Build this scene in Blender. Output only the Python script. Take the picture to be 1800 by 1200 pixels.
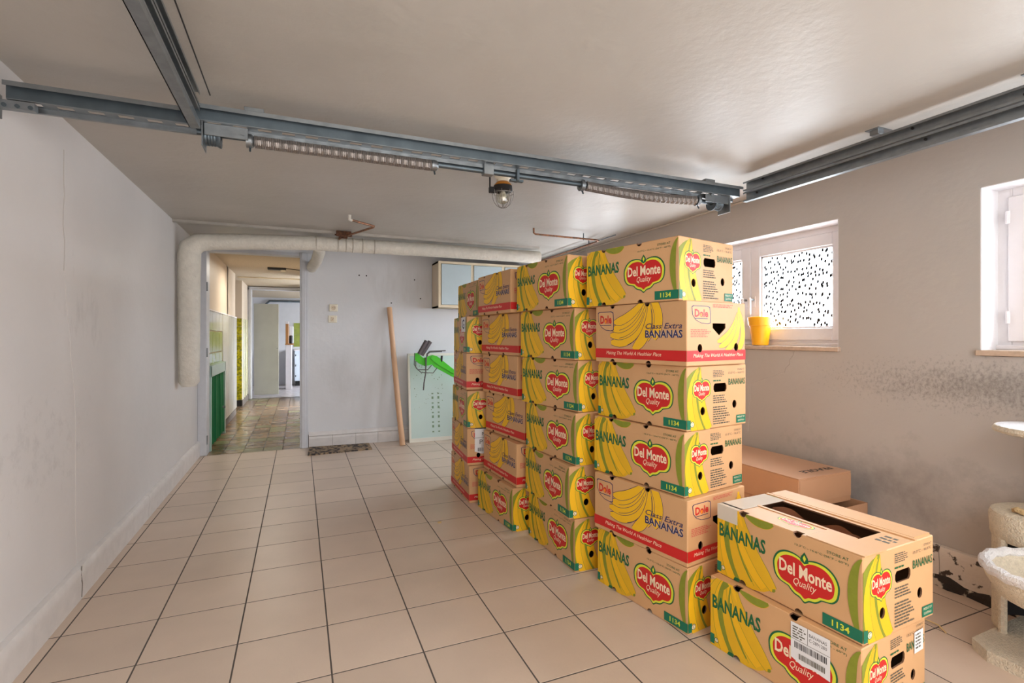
import bpy, bmesh, math, random
from mathutils import Vector, Matrix
from mathutils.geometry import tessellate_polygon
random.seed(7)
R = math.radians
for _o in list(bpy.data.objects): bpy.data.objects.remove(_o)
scene = bpy.context.scene
col = scene.collection

# ------------------------------------------------------------------ camera
cam_d = bpy.data.cameras.new('camera'); cam = bpy.data.objects.new('camera', cam_d); col.objects.link(cam)
cam.location = (0, 0, 1.212); cam.rotation_euler = (R(90), 0, -0.3975)
cam_d.sensor_width = 36; cam_d.lens = 888.6 * 36 / 1800; cam_d.shift_y = -8.8 / 1800
cam_d.clip_start = 0.02; cam_d.clip_end = 200
scene.camera = cam
# ------------------------------------------------------------------ world and lights
scene.view_settings.view_transform = 'Standard'; scene.view_settings.look = 'None'
scene.view_settings.gamma = 1; scene.view_settings.use_curve_mapping = False
scene.view_settings.exposure = 0.74
world = bpy.data.worlds.new('sky'); scene.world = world; world.use_nodes = True
wb = world.node_tree.nodes['Background']
# bright hazy sky above the horizon, darker ground below it
_n = world.node_tree.nodes; _l = world.node_tree.links
_g = _n.new('ShaderNodeTexCoord'); _s = _n.new('ShaderNodeSeparateXYZ'); _l.new(_g.outputs['Generated'], _s.inputs[0])
_r = _n.new('ShaderNodeValToRGB'); _l.new(_s.outputs['Z'], _r.inputs[0])
_r.color_ramp.elements[0].position = 0.0; _r.color_ramp.elements[0].color = (0.50, 0.52, 0.54, 1)
_r.color_ramp.elements[1].position = 0.03; _r.color_ramp.elements[1].color = (0.88, 0.93, 1.0, 1)
_l.new(_r.outputs[0], wb.inputs[0]); wb.inputs[1].default_value = 37.0

def area(name, loc, rot, sx, sy, power, color, portal=False):
    l = bpy.data.lights.new(name, 'AREA'); l.shape = 'RECTANGLE'; l.size = sx; l.size_y = sy
    l.energy = power; l.color = color
    if portal: l.cycles.is_portal = True
    o = bpy.data.objects.new(name, l); o.location = loc; o.rotation_euler = rot; col.objects.link(o)
    return o
# sky portals in the window openings and two added unseen openings (light only comes from the sky)
area('window_portal', (3.17, 2.71, 1.525), (0, R(90), 0), 0.74, 1.46, 1, (1, 1, 1), True)
area('window_portal', (3.17, 0.58, 1.53), (0, R(90), 0), 0.74, 1.46, 1, (1, 1, 1), True)
area('window_portal', (3.17, 4.84, 1.525), (0, R(90), 0), 0.74, 1.46, 1, (1, 1, 1), True)
area('window_portal', (1.66, 9.6, 1.2), (0, R(90), 0), 0.6, 1.3, 1, (1, 1, 1), True)  # unseen opening, added to let daylight into the passage
area('window_portal', (2.45, 12.4, 1.25), (0, R(90), 0), 0.7, 1.2, 1, (1, 1, 1), True)  # unseen opening, added to light the kitchen
# room lamp and added fill panel behind the camera, then the passage lamp
area('garage_lamp', (1.0, -0.75, 1.95), (R(62), 0, 0), 2.6, 0.5, 17, (1.0, 0.96, 0.91))
area('garage_lamp', (0.9, -0.95, 0.9), (R(95), 0, 0), 3.0, 1.4, 27, (1.0, 0.97, 0.94))  # added fill panel without a fixture, brightens the room from behind the camera
area('passage_lamp', (-0.35, 7.6, 2.12), (0, 0, 0), 0.3, 0.3, 12, (1.0, 0.92, 0.80))

# ------------------------------------------------------------------ materials
def S(r, g, b):
    f = lambda c: (c / 255 / 12.92) if c <= 10 else ((c / 255 + 0.055) / 1.055) ** 2.4
    return (f(r), f(g), f(b))
def mat(name, color, rough=0.6, metal=0.0, noise=0.0, nscale=8.0, bump=0.0, bscale=60.0, dark=None,
        rand=0.0, stretch=None, spec=0.5, detail=6.0, thr=None):
    m = bpy.data.materials.new(name); m.use_nodes = True; nt = m.node_tree; N = nt.nodes; Lk = nt.links
    p = N['Principled BSDF']
    p.inputs['Base Color'].default_value = (*color, 1); p.inputs['Roughness'].default_value = rough
    p.inputs['Metallic'].default_value = metal; p.inputs['Specular IOR Level'].default_value = spec
    src = None
    tc = N.new('ShaderNodeTexCoord'); mp = N.new('ShaderNodeMapping'); Lk.new(tc.outputs['Object'], mp.inputs[0])
    if stretch: mp.inputs['Scale'].default_value = stretch
    if rand:
        oi = N.new('ShaderNodeObjectInfo'); vm = N.new('ShaderNodeVectorMath'); vm.operation = 'SCALE'
        vm.inputs[0].default_value = (13, 7, 5); Lk.new(oi.outputs['Random'], vm.inputs['Scale'])
        Lk.new(vm.outputs[0], mp.inputs['Location'])
    if noise:
        n = N.new('ShaderNodeTexNoise'); n.inputs['Scale'].default_value = nscale; n.inputs['Detail'].default_value = detail
        Lk.new(mp.outputs[0], n.inputs['Vector'])
        cr = N.new('ShaderNodeValToRGB')
        lo, hi = thr if thr else (0.3, 0.7)
        cr.color_ramp.elements[0].position = lo; cr.color_ramp.elements[1].position = hi
        d = dark if dark else tuple(c * (1 - noise) for c in color)
        cr.color_ramp.elements[0].color = (*d, 1); cr.color_ramp.elements[1].color = (*color, 1)
        Lk.new(n.outputs['Fac'], cr.inputs[0]); src = cr.outputs[0]
    if rand:
        hs = N.new('ShaderNodeHueSaturation')
        mr = N.new('ShaderNodeMapRange'); mr.inputs['To Min'].default_value = 1 - rand; mr.inputs['To Max'].default_value = 1 + rand
        Lk.new(oi.outputs['Random'], mr.inputs['Value']); Lk.new(mr.outputs[0], hs.inputs['Value'])
        if src: Lk.new(src, hs.inputs['Color'])
        else: hs.inputs['Color'].default_value = (*color, 1)
        src = hs.outputs[0]
    if src: Lk.new(src, p.inputs['Base Color'])
    if bump:
        n2 = N.new('ShaderNodeTexNoise'); n2.inputs['Scale'].default_value = bscale; n2.inputs['Detail'].default_value = 4
        Lk.new(mp.outputs[0], n2.inputs['Vector'])
        b = N.new('ShaderNodeBump'); b.inputs['Strength'].default_value = bump; b.inputs['Distance'].default_value = 0.01
        Lk.new(n2.outputs['Fac'], b.inputs['Height']); Lk.new(b.outputs[0], p.inputs['Normal'])
    return m

def wall_material(name, color, stains=(), rough=0.55, bump=0.25, gloss_noise=False, bscale=26, spec=.4):
    """painted plaster; stains = list of (axis, centre, halfwidth, colour, noise scale, low, high, world stretch)"""
    m = bpy.data.materials.new(name); m.use_nodes = True; nt = m.node_tree; N = nt.nodes; Lk = nt.links
    p = N['Principled BSDF']; p.inputs['Roughness'].default_value = rough; p.inputs['Specular IOR Level'].default_value = spec
    geo = N.new('ShaderNodeNewGeometry')
    n = N.new('ShaderNodeTexNoise'); n.inputs['Scale'].default_value = 1.3; n.inputs['Detail'].default_value = 7
    Lk.new(geo.outputs['Position'], n.inputs['Vector'])
    cr = N.new('ShaderNodeValToRGB'); cr.color_ramp.elements[0].position = .3; cr.color_ramp.elements[1].position = .7
    cr.color_ramp.elements[0].color = (*[c * .90 for c in color], 1); cr.color_ramp.elements[1].color = (*color, 1)
    Lk.new(n.outputs['Fac'], cr.inputs[0]); cur = cr.outputs[0]
    sep = N.new('ShaderNodeSeparateXYZ'); Lk.new(geo.outputs['Position'], sep.inputs[0])
    for (ranges, colr, ns, lo, hi, amt, st) in stains:
        mk = None
        for (ax, c, hw) in ranges:       # soft window along an axis
            s = N.new('ShaderNodeMath'); s.operation = 'SUBTRACT'; Lk.new(sep.outputs[ax], s.inputs[0]); s.inputs[1].default_value = c
            a = N.new('ShaderNodeMath'); a.operation = 'ABSOLUTE'; Lk.new(s.outputs[0], a.inputs[0])
            q = N.new('ShaderNodeMapRange'); q.interpolation_type = 'SMOOTHSTEP'
            q.inputs['From Min'].default_value = hw; q.inputs['From Max'].default_value = 0
            Lk.new(a.outputs[0], q.inputs['Value'])
            if mk is None: mk = q.outputs[0]
            else:
                mm = N.new('ShaderNodeMath'); mm.operation = 'MULTIPLY'; Lk.new(mk, mm.inputs[0]); Lk.new(q.outputs[0], mm.inputs[1]); mk = mm.outputs[0]
        mp = N.new('ShaderNodeMapping'); mp.inputs['Scale'].default_value = st; Lk.new(geo.outputs['Position'], mp.inputs[0])
        tn = N.new('ShaderNodeTexNoise'); tn.inputs['Scale'].default_value = ns; tn.inputs['Detail'].default_value = 9; tn.inputs['Roughness'].default_value = .68
        Lk.new(mp.outputs[0], tn.inputs['Vector'])
        ad = N.new('ShaderNodeMath'); ad.operation = 'MULTIPLY_ADD'; Lk.new(mk, ad.inputs[0]); ad.inputs[1].default_value = 0.28; Lk.new(tn.outputs['Fac'], ad.inputs[2])
        q2 = N.new('ShaderNodeMapRange'); q2.inputs['From Min'].default_value = lo; q2.inputs['From Max'].default_value = hi; q2.inputs['To Max'].default_value = amt
        Lk.new(ad.outputs[0], q2.inputs['Value'])
        fm = N.new('ShaderNodeMath'); fm.operation = 'MULTIPLY'; Lk.new(q2.outputs[0], fm.inputs[0])
        q3 = N.new('ShaderNodeMath'); q3.operation = 'GREATER_THAN'; q3.inputs[1].default_value = 0.001; Lk.new(mk, q3.inputs[0]); Lk.new(q3.outputs[0], fm.inputs[1])
        mx = N.new('ShaderNodeMix'); mx.data_type = 'RGBA'; Lk.new(fm.outputs[0], mx.inputs[0]); Lk.new(cur, mx.inputs[6]); mx.inputs[7].default_value = (*colr, 1)
        cur = mx.outputs[2]
    Lk.new(cur, p.inputs['Base Color'])
    n2 = N.new('ShaderNodeTexNoise'); n2.inputs['Scale'].default_value = bscale; n2.inputs['Detail'].default_value = 5
    Lk.new(geo.outputs['Position'], n2.inputs['Vector'])
    n3 = N.new('ShaderNodeTexNoise'); n3.inputs['Scale'].default_value = 2.2; n3.inputs['Detail'].default_value = 2
    Lk.new(geo.outputs['Position'], n3.inputs['Vector'])
    ml = N.new('ShaderNodeMath'); ml.operation = 'MULTIPLY_ADD'; ml.inputs[1].default_value = 6.0; Lk.new(n3.outputs['Fac'], ml.inputs[0]); Lk.new(n2.outputs['Fac'], ml.inputs[2])
    b = N.new('ShaderNodeBump'); b.inputs['Strength'].default_value = bump; b.inputs['Distance'].default_value = 0.004
    Lk.new(ml.outputs[0], b.inputs['Height']); Lk.new(b.outputs[0], p.inputs['Normal'])
    if gloss_noise:
        mr = N.new('ShaderNodeMapRange'); mr.inputs['To Min'].default_value = rough - .07; mr.inputs['To Max'].default_value = rough + .10
        Lk.new(n3.outputs['Fac'], mr.inputs['Value']); Lk.new(mr.outputs[0], p.inputs['Roughness'])
    return m

GREY = (0.06, 0.058, 0.055)
M = {}
M['ceiling'] = wall_material('satin_ceiling_paint', S(190, 185, 178), rough=0.40, bump=0.45, gloss_noise=True, spec=.2,
    stains=[(((1, 4.85, 0.35),), S(120, 116, 105), 3.0, .62, .95, .5, (1, 1, 1)),
            (((1, 1.6, 1.6), (0, -0.1, .9)), S(150, 144, 134), .9, .55, 1.0, .45, (1, 1, 1))])
M['wall_left'] = wall_material('left_wall_paint', S(222, 219, 218), rough=0.5, bump=0.3,
    stains=[(((2, 1.35, .5), (1, 3.0, .7)), S(120, 118, 116), 9, .74, .98, .25, (1, 1.0, .5)),
            (((2, .75, .6), (1, 2.6, 1.4)), S(150, 146, 145), 16, .76, .96, .25, (1, 1, 1))])
M['wall_back'] = wall_material('back_wall_paint', S(222, 223, 226), rough=0.55, bump=0.3,
    stains=[(((2, .7, .5), (0, .55, .5)), S(150, 146, 140), 2.5, .62, .95, .25, (1.5, 1, .7)),
            (((2, 1.8, .45), (0, 1.1, .8)), S(170, 168, 165), 3, .62, .95, .35, (2, 1, .5))])
M['wall_right'] = wall_material('right_wall_paint', S(184, 179, 175), rough=0.6, bump=0.45,
    stains=[(((2, .98, .24), (1, 1.2, 1.5)), S(84, 78, 74), 64, .66, .95, .62, (1, 1, .8)),
            (((2, .97, .15), (1, 1.0, 1.2)), S(120, 114, 108), 5, .60, .95, .40, (1, 1, 1.8)),
            (((2, .42, .36), (1, 1.75, .9)), S(96, 92, 90), 6, .58, .98, .5, (1, 1, 1)),
            (((2, .95, .10), (1, .85, .8)), S(236, 226, 205), 22, .84, .88, .9, (1, 1, 1.3))])
M['corridor_wall'] = wall_material('passage_wall_paint', S(212, 196, 176), rough=0.5, bump=0.2)
M['corridor_ceiling'] = mat('passage_ceiling_board', S(198, 182, 158), .8, noise=.25, nscale=60, bump=.3, bscale=80)
M['white_wall'] = mat('kitchen_wall_paint', S(205, 207, 212), .6, noise=.06)
M['tile'] = mat('beige_floor_tile', S(212, 191, 172), .36, noise=.07, nscale=5, bump=.05, bscale=90, rand=.05, spec=.45)
M['grout'] = mat('grout', S(92, 84, 78), .9, noise=.2, nscale=30)
M['base'] = mat('baseboard_paint', S(226, 222, 220), .45, noise=.10, nscale=14, bump=.25, bscale=30, rand=.03)
M['base_joint'] = mat('baseboard_joint', S(110, 102, 96), .8)
M['base_worn'] = mat('worn_baseboard_paint', S(214, 204, 194), .6, noise=.9, nscale=20, dark=S(60, 48, 42), thr=(.37, .41), bump=.6, bscale=30, detail=9)
M['base_dark'] = mat('rotten_base_edge', S(196, 184, 168), .85, noise=.9, nscale=13, dark=S(44, 36, 31), thr=(.55, .60), bump=.9, bscale=40, detail=9)
M['white_wood'] = mat('white_painted_wood', S(226, 222, 224), .4, noise=.05, nscale=10, bump=.06)
M['reveal'] = mat('white_window_reveal', S(236, 236, 240), .55, noise=.03, bump=.2, bscale=30)
M['door_frame'] = mat('grey_door_frame_paint', S(206, 208, 214), .45, noise=.07, nscale=12, bump=.1)
M['marble'] = mat('beige_marble', S(205, 182, 162), .35, noise=.25, nscale=30)
M['galv'] = mat('galvanised_steel', S(150, 156, 160), .38, metal=.85, noise=.22, nscale=22, bump=.05)
M['galv_dark'] = mat('dull_galvanised_steel', S(104, 116, 124), .45, metal=.8, noise=.3, nscale=10)  # dull steel parts, and painted shade on the rail web
M['spring'] = mat('spring_steel', S(160, 152, 147), .4, metal=.6, noise=.2, nscale=60)
M['slot_dark'] = mat('dark_hole', S(30, 28, 28), .8)
M['pipe'] = mat('painted_pipe_wrap', S(226, 221, 210), .6, noise=.12, nscale=20, bump=.8, bscale=45)
M['pipe_band'] = mat('grey_pipe_band', S(190, 182, 168), .6, noise=.2, nscale=30)
M['copper'] = mat('old_copper', S(176, 118, 84), .45, metal=.5, noise=.45, nscale=40, dark=S(96, 80, 66))
M['rust'] = mat('rusty_clamp', S(128, 84, 58), .75, metal=.3, noise=.5, nscale=60, dark=S(60, 40, 30))
M['black'] = mat('black_plastic', S(34, 33, 35), .5)
M['brown_amber'] = mat('amber_lamp_cap', S(200, 128, 30), .3)
M['wire'] = mat('cage_wire', S(140, 134, 128), .4, metal=.7)
M['cream_plastic'] = mat('cream_plastic', S(228, 220, 200), .35)
M['cream_wood'] = mat('cream_cabinet_edge', S(234, 218, 188), .45, noise=.05)
M['cab_side'] = mat('cream_cabinet_side', S(222, 204, 178), .5, noise=.14, nscale=6, stretch=(1, 1, .2))
M['pale_blue'] = mat('pale_blue_door', S(196, 212, 218), .3, noise=.04)
M['wood_pole'] = mat('beech_pole', S(220, 176, 138), .45, noise=.15, nscale=12, stretch=(1, 1, .1))
M['mat_fibre'] = mat('doormat_fibre', S(168, 144, 116), .95, noise=.7, nscale=28, dark=S(66, 60, 58), thr=(.42, .56), bump=1, bscale=160, detail=3)
M['green_plastic'] = mat('green_plastic', S(74, 205, 38), .35)
M['grey_metal'] = mat('dark_grey_grip', S(96, 90, 92), .4, metal=.3)
M['panel'] = mat('pale_glass_board', S(204, 226, 220), .22, noise=.05, nscale=3)
M['panel_edge'] = mat('white_board_edge', S(228, 226, 214), .4)
M['panel_ink'] = mat('green_grey_print', S(120, 150, 120), .5)
M['pot'] = mat('yellow_glazed_terracotta', S(250, 178, 14), .35, noise=.05)
M['carton'] = mat('plain_brown_carton', S(204, 156, 120), .34, spec=.8, noise=.07, nscale=5, rand=.04)
M['carton_in'] = mat('brown_carton_inside', S(150, 108, 78), .8)
M['plush'] = mat('cream_plush', S(232, 220, 198), .95, noise=.18, nscale=90, bump=1.0, bscale=170)
M['plush_white'] = mat('white_plush', S(240, 238, 238), .95, noise=.08, nscale=90, bump=1.0, bscale=170)
M['plush_tan'] = mat('tan_plush', S(214, 186, 140), .95, noise=.25, nscale=60, bump=1.0, bscale=120)
M['sisal'] = mat('sisal_rope', S(196, 168, 128), .9, noise=.3, nscale=90, bump=1, bscale=200)
M['yellow_tile'] = mat('yellow_green_glazed_tile', S(190, 178, 22), .25, noise=.5, nscale=22, dark=S(122, 122, 10), thr=(.42, .6), rand=.08)
M['green_tile'] = mat('olive_green_tile', S(146, 158, 60), .2, noise=.25, nscale=10, rand=.10)
M['white_tile'] = mat('white_glazed_tile', S(206, 206, 200), .12, noise=.08, nscale=4, rand=.04)
M['green_cloth'] = mat('green_curtain', S(18, 130, 82), .7, noise=.2, nscale=8)
M['green_frame'] = mat('pale_green_frame', S(168, 196, 186), .4, noise=.1)
M['brown_tile'] = mat('brown_passage_tile', S(156, 130, 104), .24, noise=.45, nscale=9, dark=S(104, 84, 62), rand=.22)
M['moss_tile'] = mat('green_passage_tile', S(150, 148, 108), .28, noise=.45, nscale=9, dark=S(112, 106, 74), rand=.12)
M['door_panel'] = mat('greyed_white_door', S(202, 202, 190), .5, noise=.08, nscale=5)
M['blue_white'] = mat('cool_white_cabinet', S(206, 218, 230), .4)
M['orange_wood'] = mat('orange_wood', S(186, 128, 66), .5, noise=.2)
M['light_floor'] = mat('pale_kitchen_floor', S(196, 190, 194), .25, noise=.2, nscale=12)
M['paper'] = mat('brown_kraft_paper', S(150, 96, 66), .75, noise=.15, nscale=14, bump=.3, bscale=20)
M['straw'] = mat('dry_straw', S(214, 184, 132), .8)
# banana carton board and inks
M['card'] = mat('corrugated_cardboard', S(214, 167, 120), .50, spec=.35, noise=.06, nscale=7, rand=.05, bump=.05, bscale=9)
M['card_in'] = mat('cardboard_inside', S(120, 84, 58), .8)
M['yel'] = mat('yellow_ink', S(232, 182, 30), .5, noise=.05, nscale=12)
M['yel2'] = mat('amber_yellow_ink', S(242, 188, 26), .5)
M['olive'] = mat('olive_ink', S(138, 146, 42), .5, noise=.12, nscale=40)
M['dkgreen'] = mat('dark_green_ink', S(14, 98, 58), .5)
M['label_green'] = mat('green_label_ink', S(10, 112, 84), .5)
M['red'] = mat('red_ink', S(204, 32, 30), .5, noise=.04)
M['navy'] = mat('navy_ink', S(38, 40, 92), .5)
M['cream'] = mat('cream_ink', S(246, 224, 190), .5)
M['lime'] = mat('lime_ink', S(220, 222, 60), .5)
M['grey_ink'] = mat('grey_ink', S(96, 92, 78), .6)
M['red_soft'] = mat('soft_red_ink', S(206, 92, 80), .6)
M['orange_ink'] = mat('orange_ink', S(240, 140, 30), .5)
M['white_paper'] = mat('white_sticker_paper', S(232, 232, 234), .45)
M['black_ink'] = mat('black_ink', S(40, 38, 40), .6)
M['tape'] = mat('glossy_clear_tape', S(214, 204, 190), .12)
M['crack'] = mat('hairline_crack', S(168, 160, 154), .9)
M['crack_soft'] = mat('faint_hairline', S(196, 190, 186), .9)

def glass_material():
    m = bpy.data.materials.new('frosted_window_glass'); m.use_nodes = True; nt = m.node_tree; N = nt.nodes; Lk = nt.links
    N.remove(N['Principled BSDF']); out = N['Material Output']
    geo = N.new('ShaderNodeNewGeometry')
    sp = N.new('ShaderNodeSeparateXYZ'); Lk.new(geo.outputs['Position'], sp.inputs[0])
    zz = N.new('ShaderNodeMath'); zz.operation = 'MULTIPLY_ADD'; zz.inputs[1].default_value = .6; Lk.new(sp.outputs['Z'], zz.inputs[0])
    sh = N.new('ShaderNodeMath'); sh.operation = 'MULTIPLY'; sh.inputs[1].default_value = .12; Lk.new(sp.outputs['Y'], sh.inputs[0]); Lk.new(sh.outputs[0], zz.inputs[2])
    cb = N.new('ShaderNodeCombineXYZ'); Lk.new(sp.outputs['Y'], cb.inputs[0]); Lk.new(zz.outputs[0], cb.inputs[1])
    v = N.new('ShaderNodeTexVoronoi'); v.voronoi_dimensions = '2D'; v.inputs['Scale'].default_value = 38; Lk.new(cb.outputs[0], v.inputs['Vector'])
    r = N.new('ShaderNodeValToRGB'); r.color_ramp.elements[0].position = .235; r.color_ramp.elements[1].position = .285
    r.color_ramp.elements[0].color = (.010, .010, .0105, 1); r.color_ramp.elements[1].color = (.75, .76, .77, 1)
    Lk.new(v.outputs['Distance'], r.inputs[0])
    t = N.new('ShaderNodeBsdfTransparent'); Lk.new(r.outputs[0], t.inputs[0])
    g = N.new('ShaderNodeBsdfGlossy'); g.inputs['Roughness'].default_value = .25
    mx = N.new('ShaderNodeMixShader'); mx.inputs[0].default_value = .05
    Lk.new(t.outputs[0], mx.inputs[1]); Lk.new(g.outputs[0], mx.inputs[2]); Lk.new(mx.outputs[0], out.inputs['Surface'])
    return m
M['glass'] = glass_material()
def clear_glass():
    m = bpy.data.materials.new('lamp_glass'); m.use_nodes = True; nt = m.node_tree; N = nt.nodes; Lk = nt.links
    N.remove(N['Principled BSDF']); out = N['Material Output']
    t = N.new('ShaderNodeBsdfTransparent'); t.inputs[0].default_value = (.9, .88, .8, 1)
    g = N.new('ShaderNodeBsdfGlossy'); g.inputs['Roughness'].default_value = .08
    mx = N.new('ShaderNodeMixShader'); mx.inputs[0].default_value = .25
    Lk.new(t.outputs[0], mx.inputs[1]); Lk.new(g.outputs[0], mx.inputs[2]); Lk.new(mx.outputs[0], out.inputs['Surface'])
    return m
M['lamp_glass'] = clear_glass()

# ------------------------------------------------------------------ mesh builder
OFF = {}
def matof(m): return M[m] if isinstance(m, str) else m
class MB:
    def __init__(s): s.v = []; s.f = []; s.m = []; s.mats = []
    def mi(s, m):
        m = matof(m)
        if m not in s.mats: s.mats.append(m)
        return s.mats.index(m)
    def add(s, vs, fs, m):
        b = len(s.v); s.v += [tuple(v) for v in vs]; k = s.mi(m)
        for f in fs: s.f.append(tuple(i + b for i in f)); s.m.append(k)
        return s
    def box(s, x0, x1, y0, y1, z0, z1, m, ch=0.0, mtx=None):
        if ch > 0:
            c = min(ch, (x1 - x0) / 2.01, (y1 - y0) / 2.01, (z1 - z0) / 2.01)
            bm = bmesh.new(); bmesh.ops.create_cube(bm, size=1)
            bmesh.ops.transform(bm, matrix=Matrix.Translation(((x0 + x1) / 2, (y0 + y1) / 2, (z0 + z1) / 2)) @ Matrix.Diagonal((x1 - x0, y1 - y0, z1 - z0, 1)), verts=bm.verts)
            bmesh.ops.bevel(bm, geom=bm.edges[:], offset=c, segments=1, affect='EDGES')
            vs = [v.co.copy() for v in bm.verts]; bm.verts.index_update(); fs = [[v.index for v in f.verts] for f in bm.faces]; bm.free()
        else:
            vs = [Vector(p) for p in ((x0, y0, z0), (x1, y0, z0), (x1, y1, z0), (x0, y1, z0), (x0, y0, z1), (x1, y0, z1), (x1, y1, z1), (x0, y1, z1))]
            fs = [(0, 3, 2, 1), (4, 5, 6, 7), (0, 1, 5, 4), (1, 2, 6, 5), (2, 3, 7, 6), (3, 0, 4, 7)]
        if mtx: vs = [mtx @ v for v in vs]
        return s.add(vs, fs, m)
    def tube(s, path, r, m, n=8, caps=True, closed=False):
        pts = [Vector(p) for p in path]; k = len(pts)
        rs = r if isinstance(r, (list, tuple)) else [r] * k
        t0 = (pts[1] - pts[0]).normalized()
        up = Vector((0, 0, 1)) if abs(t0.z) < .9 else Vector((1, 0, 0))
        nrm = (up - t0 * up.dot(t0)).normalized(); vs = []; prev = t0
        for i, p in enumerate(pts):
            if i == 0: t = t0
            elif i == k - 1: t = (pts[i] - pts[i - 1]).normalized()
            else: t = ((pts[i + 1] - p).normalized() + (p - pts[i - 1]).normalized())
            t = t.normalized() if t.length > 1e-6 else prev
            q = prev.rotation_difference(t); nrm = (q @ nrm); nrm = (nrm - t * nrm.dot(t)).normalized(); prev = t
            b = t.cross(nrm)
            for j in range(n):
                a = 2 * math.pi * j / n; vs.append(p + (nrm * math.cos(a) + b * math.sin(a)) * rs[i])
        fs = [(i * n + j, i * n + (j + 1) % n, (i + 1) * n + (j + 1) % n, (i + 1) * n + j) for i in range(k - 1) for j in range(n)]
        if caps: fs += [tuple(range(n))[::-1], tuple((k - 1) * n + j for j in range(n))]
        return s.add(vs, fs, m)
    def lathe(s, prof, c, m, n=24, mtx=None, close=False):
        vs = []; k = len(prof)
        for (r, z) in prof:
            for j in range(n):
                a = 2 * math.pi * j / n; p = Vector((r * math.cos(a), r * math.sin(a), z))
                if mtx: p = mtx @ p
                vs.append(p + Vector(c))
        fs = [(i * n + j, i * n + (j + 1) % n, (i + 1) * n + (j + 1) % n, (i + 1) * n + j) for i in range(k - 1) for j in range(n)]
        if close:
            if prof[0][0] > 1e-4: fs.append(tuple(range(n))[::-1])
            if prof[-1][0] > 1e-4: fs.append(tuple((k - 1) * n + j for j in range(n)))
        return s.add(vs, fs, m)
    def prism(s, poly, d0, d1, m, axis='x'):
        """extrude a 2-D outline along an axis: x -> poly is (y,z); y -> (x,z); z -> (x,y)"""
        mk = {'x': lambda a, b, d: (d, a, b), 'y': lambda a, b, d: (a, d, b), 'z': lambda a, b, d: (a, b, d)}[axis]
        n = len(poly); vs = [mk(a, b, d0) for a, b in poly] + [mk(a, b, d1) for a, b in poly]
        fs = [(i, (i + 1) % n, n + (i + 1) % n, n + i) for i in range(n)]
        tr = tessellate_polygon([[Vector((a, b, 0)) for a, b in poly]])
        fs += [tuple(t) for t in tr] + [tuple(n + i for i in t[::-1]) for t in tr]
        return s.add(vs, fs, m)
    def mesh(s, name, off=(0, 0, 0), smooth=False):
        me = bpy.data.meshes.new(name); o = Vector(off)
        me.from_pydata([Vector(v) - o for v in s.v], [], s.f)
        for m in s.mats: me.materials.append(m)
        me.polygons.foreach_set('material_index', s.m)
        bm = bmesh.new(); bm.from_mesh(me); bmesh.ops.recalc_face_normals(bm, faces=bm.faces); bm.to_mesh(me); bm.free()
        if smooth:
            for p in me.polygons: p.use_smooth = True
            try: me.set_sharp_from_angle(angle=R(40))
            except Exception: pass
        return me
    def build(s, name, parent=None, smooth=False, label=None):
        if parent is None:
            xs = [v[0] for v in s.v]; ys = [v[1] for v in s.v]; zs = [v[2] for v in s.v]
            off = Vector(((min(xs) + max(xs)) / 2, (min(ys) + max(ys)) / 2, min(zs)))
        else: off = OFF[parent]
        o = bpy.data.objects.new(name, s.mesh(name, off, smooth)); col.objects.link(o)
        if parent is None: o.location = off
        else: o.parent = parent
        OFF[o] = off
        if label: o['label'] = label
        return o
def tag(o, label, cat, group=None):
    o['label'] = label; o['category'] = cat
    if group: o['group'] = group
    return o
def thing(name, loc, label=None, cat=None, group=None, rz=0):
    o = bpy.data.objects.new(name, None); o.empty_display_size = .05; col.objects.link(o); o.location = loc
    o.rotation_euler = (0, 0, rz); OFF[o] = Vector(loc)
    if label: tag(o, label, cat, group)
    return o
def struct(o): o['kind'] = 'structure'; return o

# ------------------------------------------------------------------ room shell
XL, XR, YB, YF, ZC = -0.953, 2.89, 5.95, -1.2, 2.165
WZ0, WZ1 = 1.150, 1.898
W1 = (1.977, 3.443); W2 = (-0.156, 1.312); W3 = (4.11, 5.576)
floor = struct(MB().box(XL, XR, YF, YB, -.12, -.0007, 'grout').build('floor'))
struct(MB().box(XL - .3, XR + .3, YF - .3, YB + .151, ZC, ZC + .2, 'ceiling').build('ceiling'))
wl = struct(MB().box(XL - .3, XL, YF, YB, 0, ZC, 'wall_left').build('wall_left'))
# back wall with the doorway
wbk = MB()
wbk.box(XL - .3, -.905, YB, YB + .15, 0, ZC, 'wall_back').box(-.905, .05, YB, YB + .15, 2.12, ZC, 'wall_back').box(.05, XR + .3, YB, YB + .15, 0, ZC, 'wall_back')
wbk = struct(wbk.build('wall_back'))
wr = MB()
for (a, b) in ((YF, W2[0]), (W2[1], W1[0]), (W1[1], W3[0]), (W3[1], YB)): wr.box(XR, XR + .3, a, b, 0, ZC, 'wall_right')
for w in (W1, W2, W3): wr.box(XR, XR + .3, w[0], w[1], 0, WZ0 - .028, 'wall_right').box(XR, XR + .3, w[0], w[1], WZ1, ZC, 'wall_right')
# white reveals, a thin plaster lining
for w in (W1, W2, W3):
    wr.box(XR + .001, XR + .16, w[0] - .0, w[0] + .004, WZ0, WZ1, 'reveal').box(XR + .001, XR + .16, w[1] - .004, w[1], WZ0, WZ1, 'reveal')
    wr.box(XR + .001, XR + .16, w[0], w[1], WZ1 - .004, WZ1, 'reveal')
wr = struct(wr.build('wall_right'))
struct(MB().box(XL - .3, XR + .3, YF - .2, YF, 0, ZC, 'wall_back').build('wall_front'))

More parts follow.
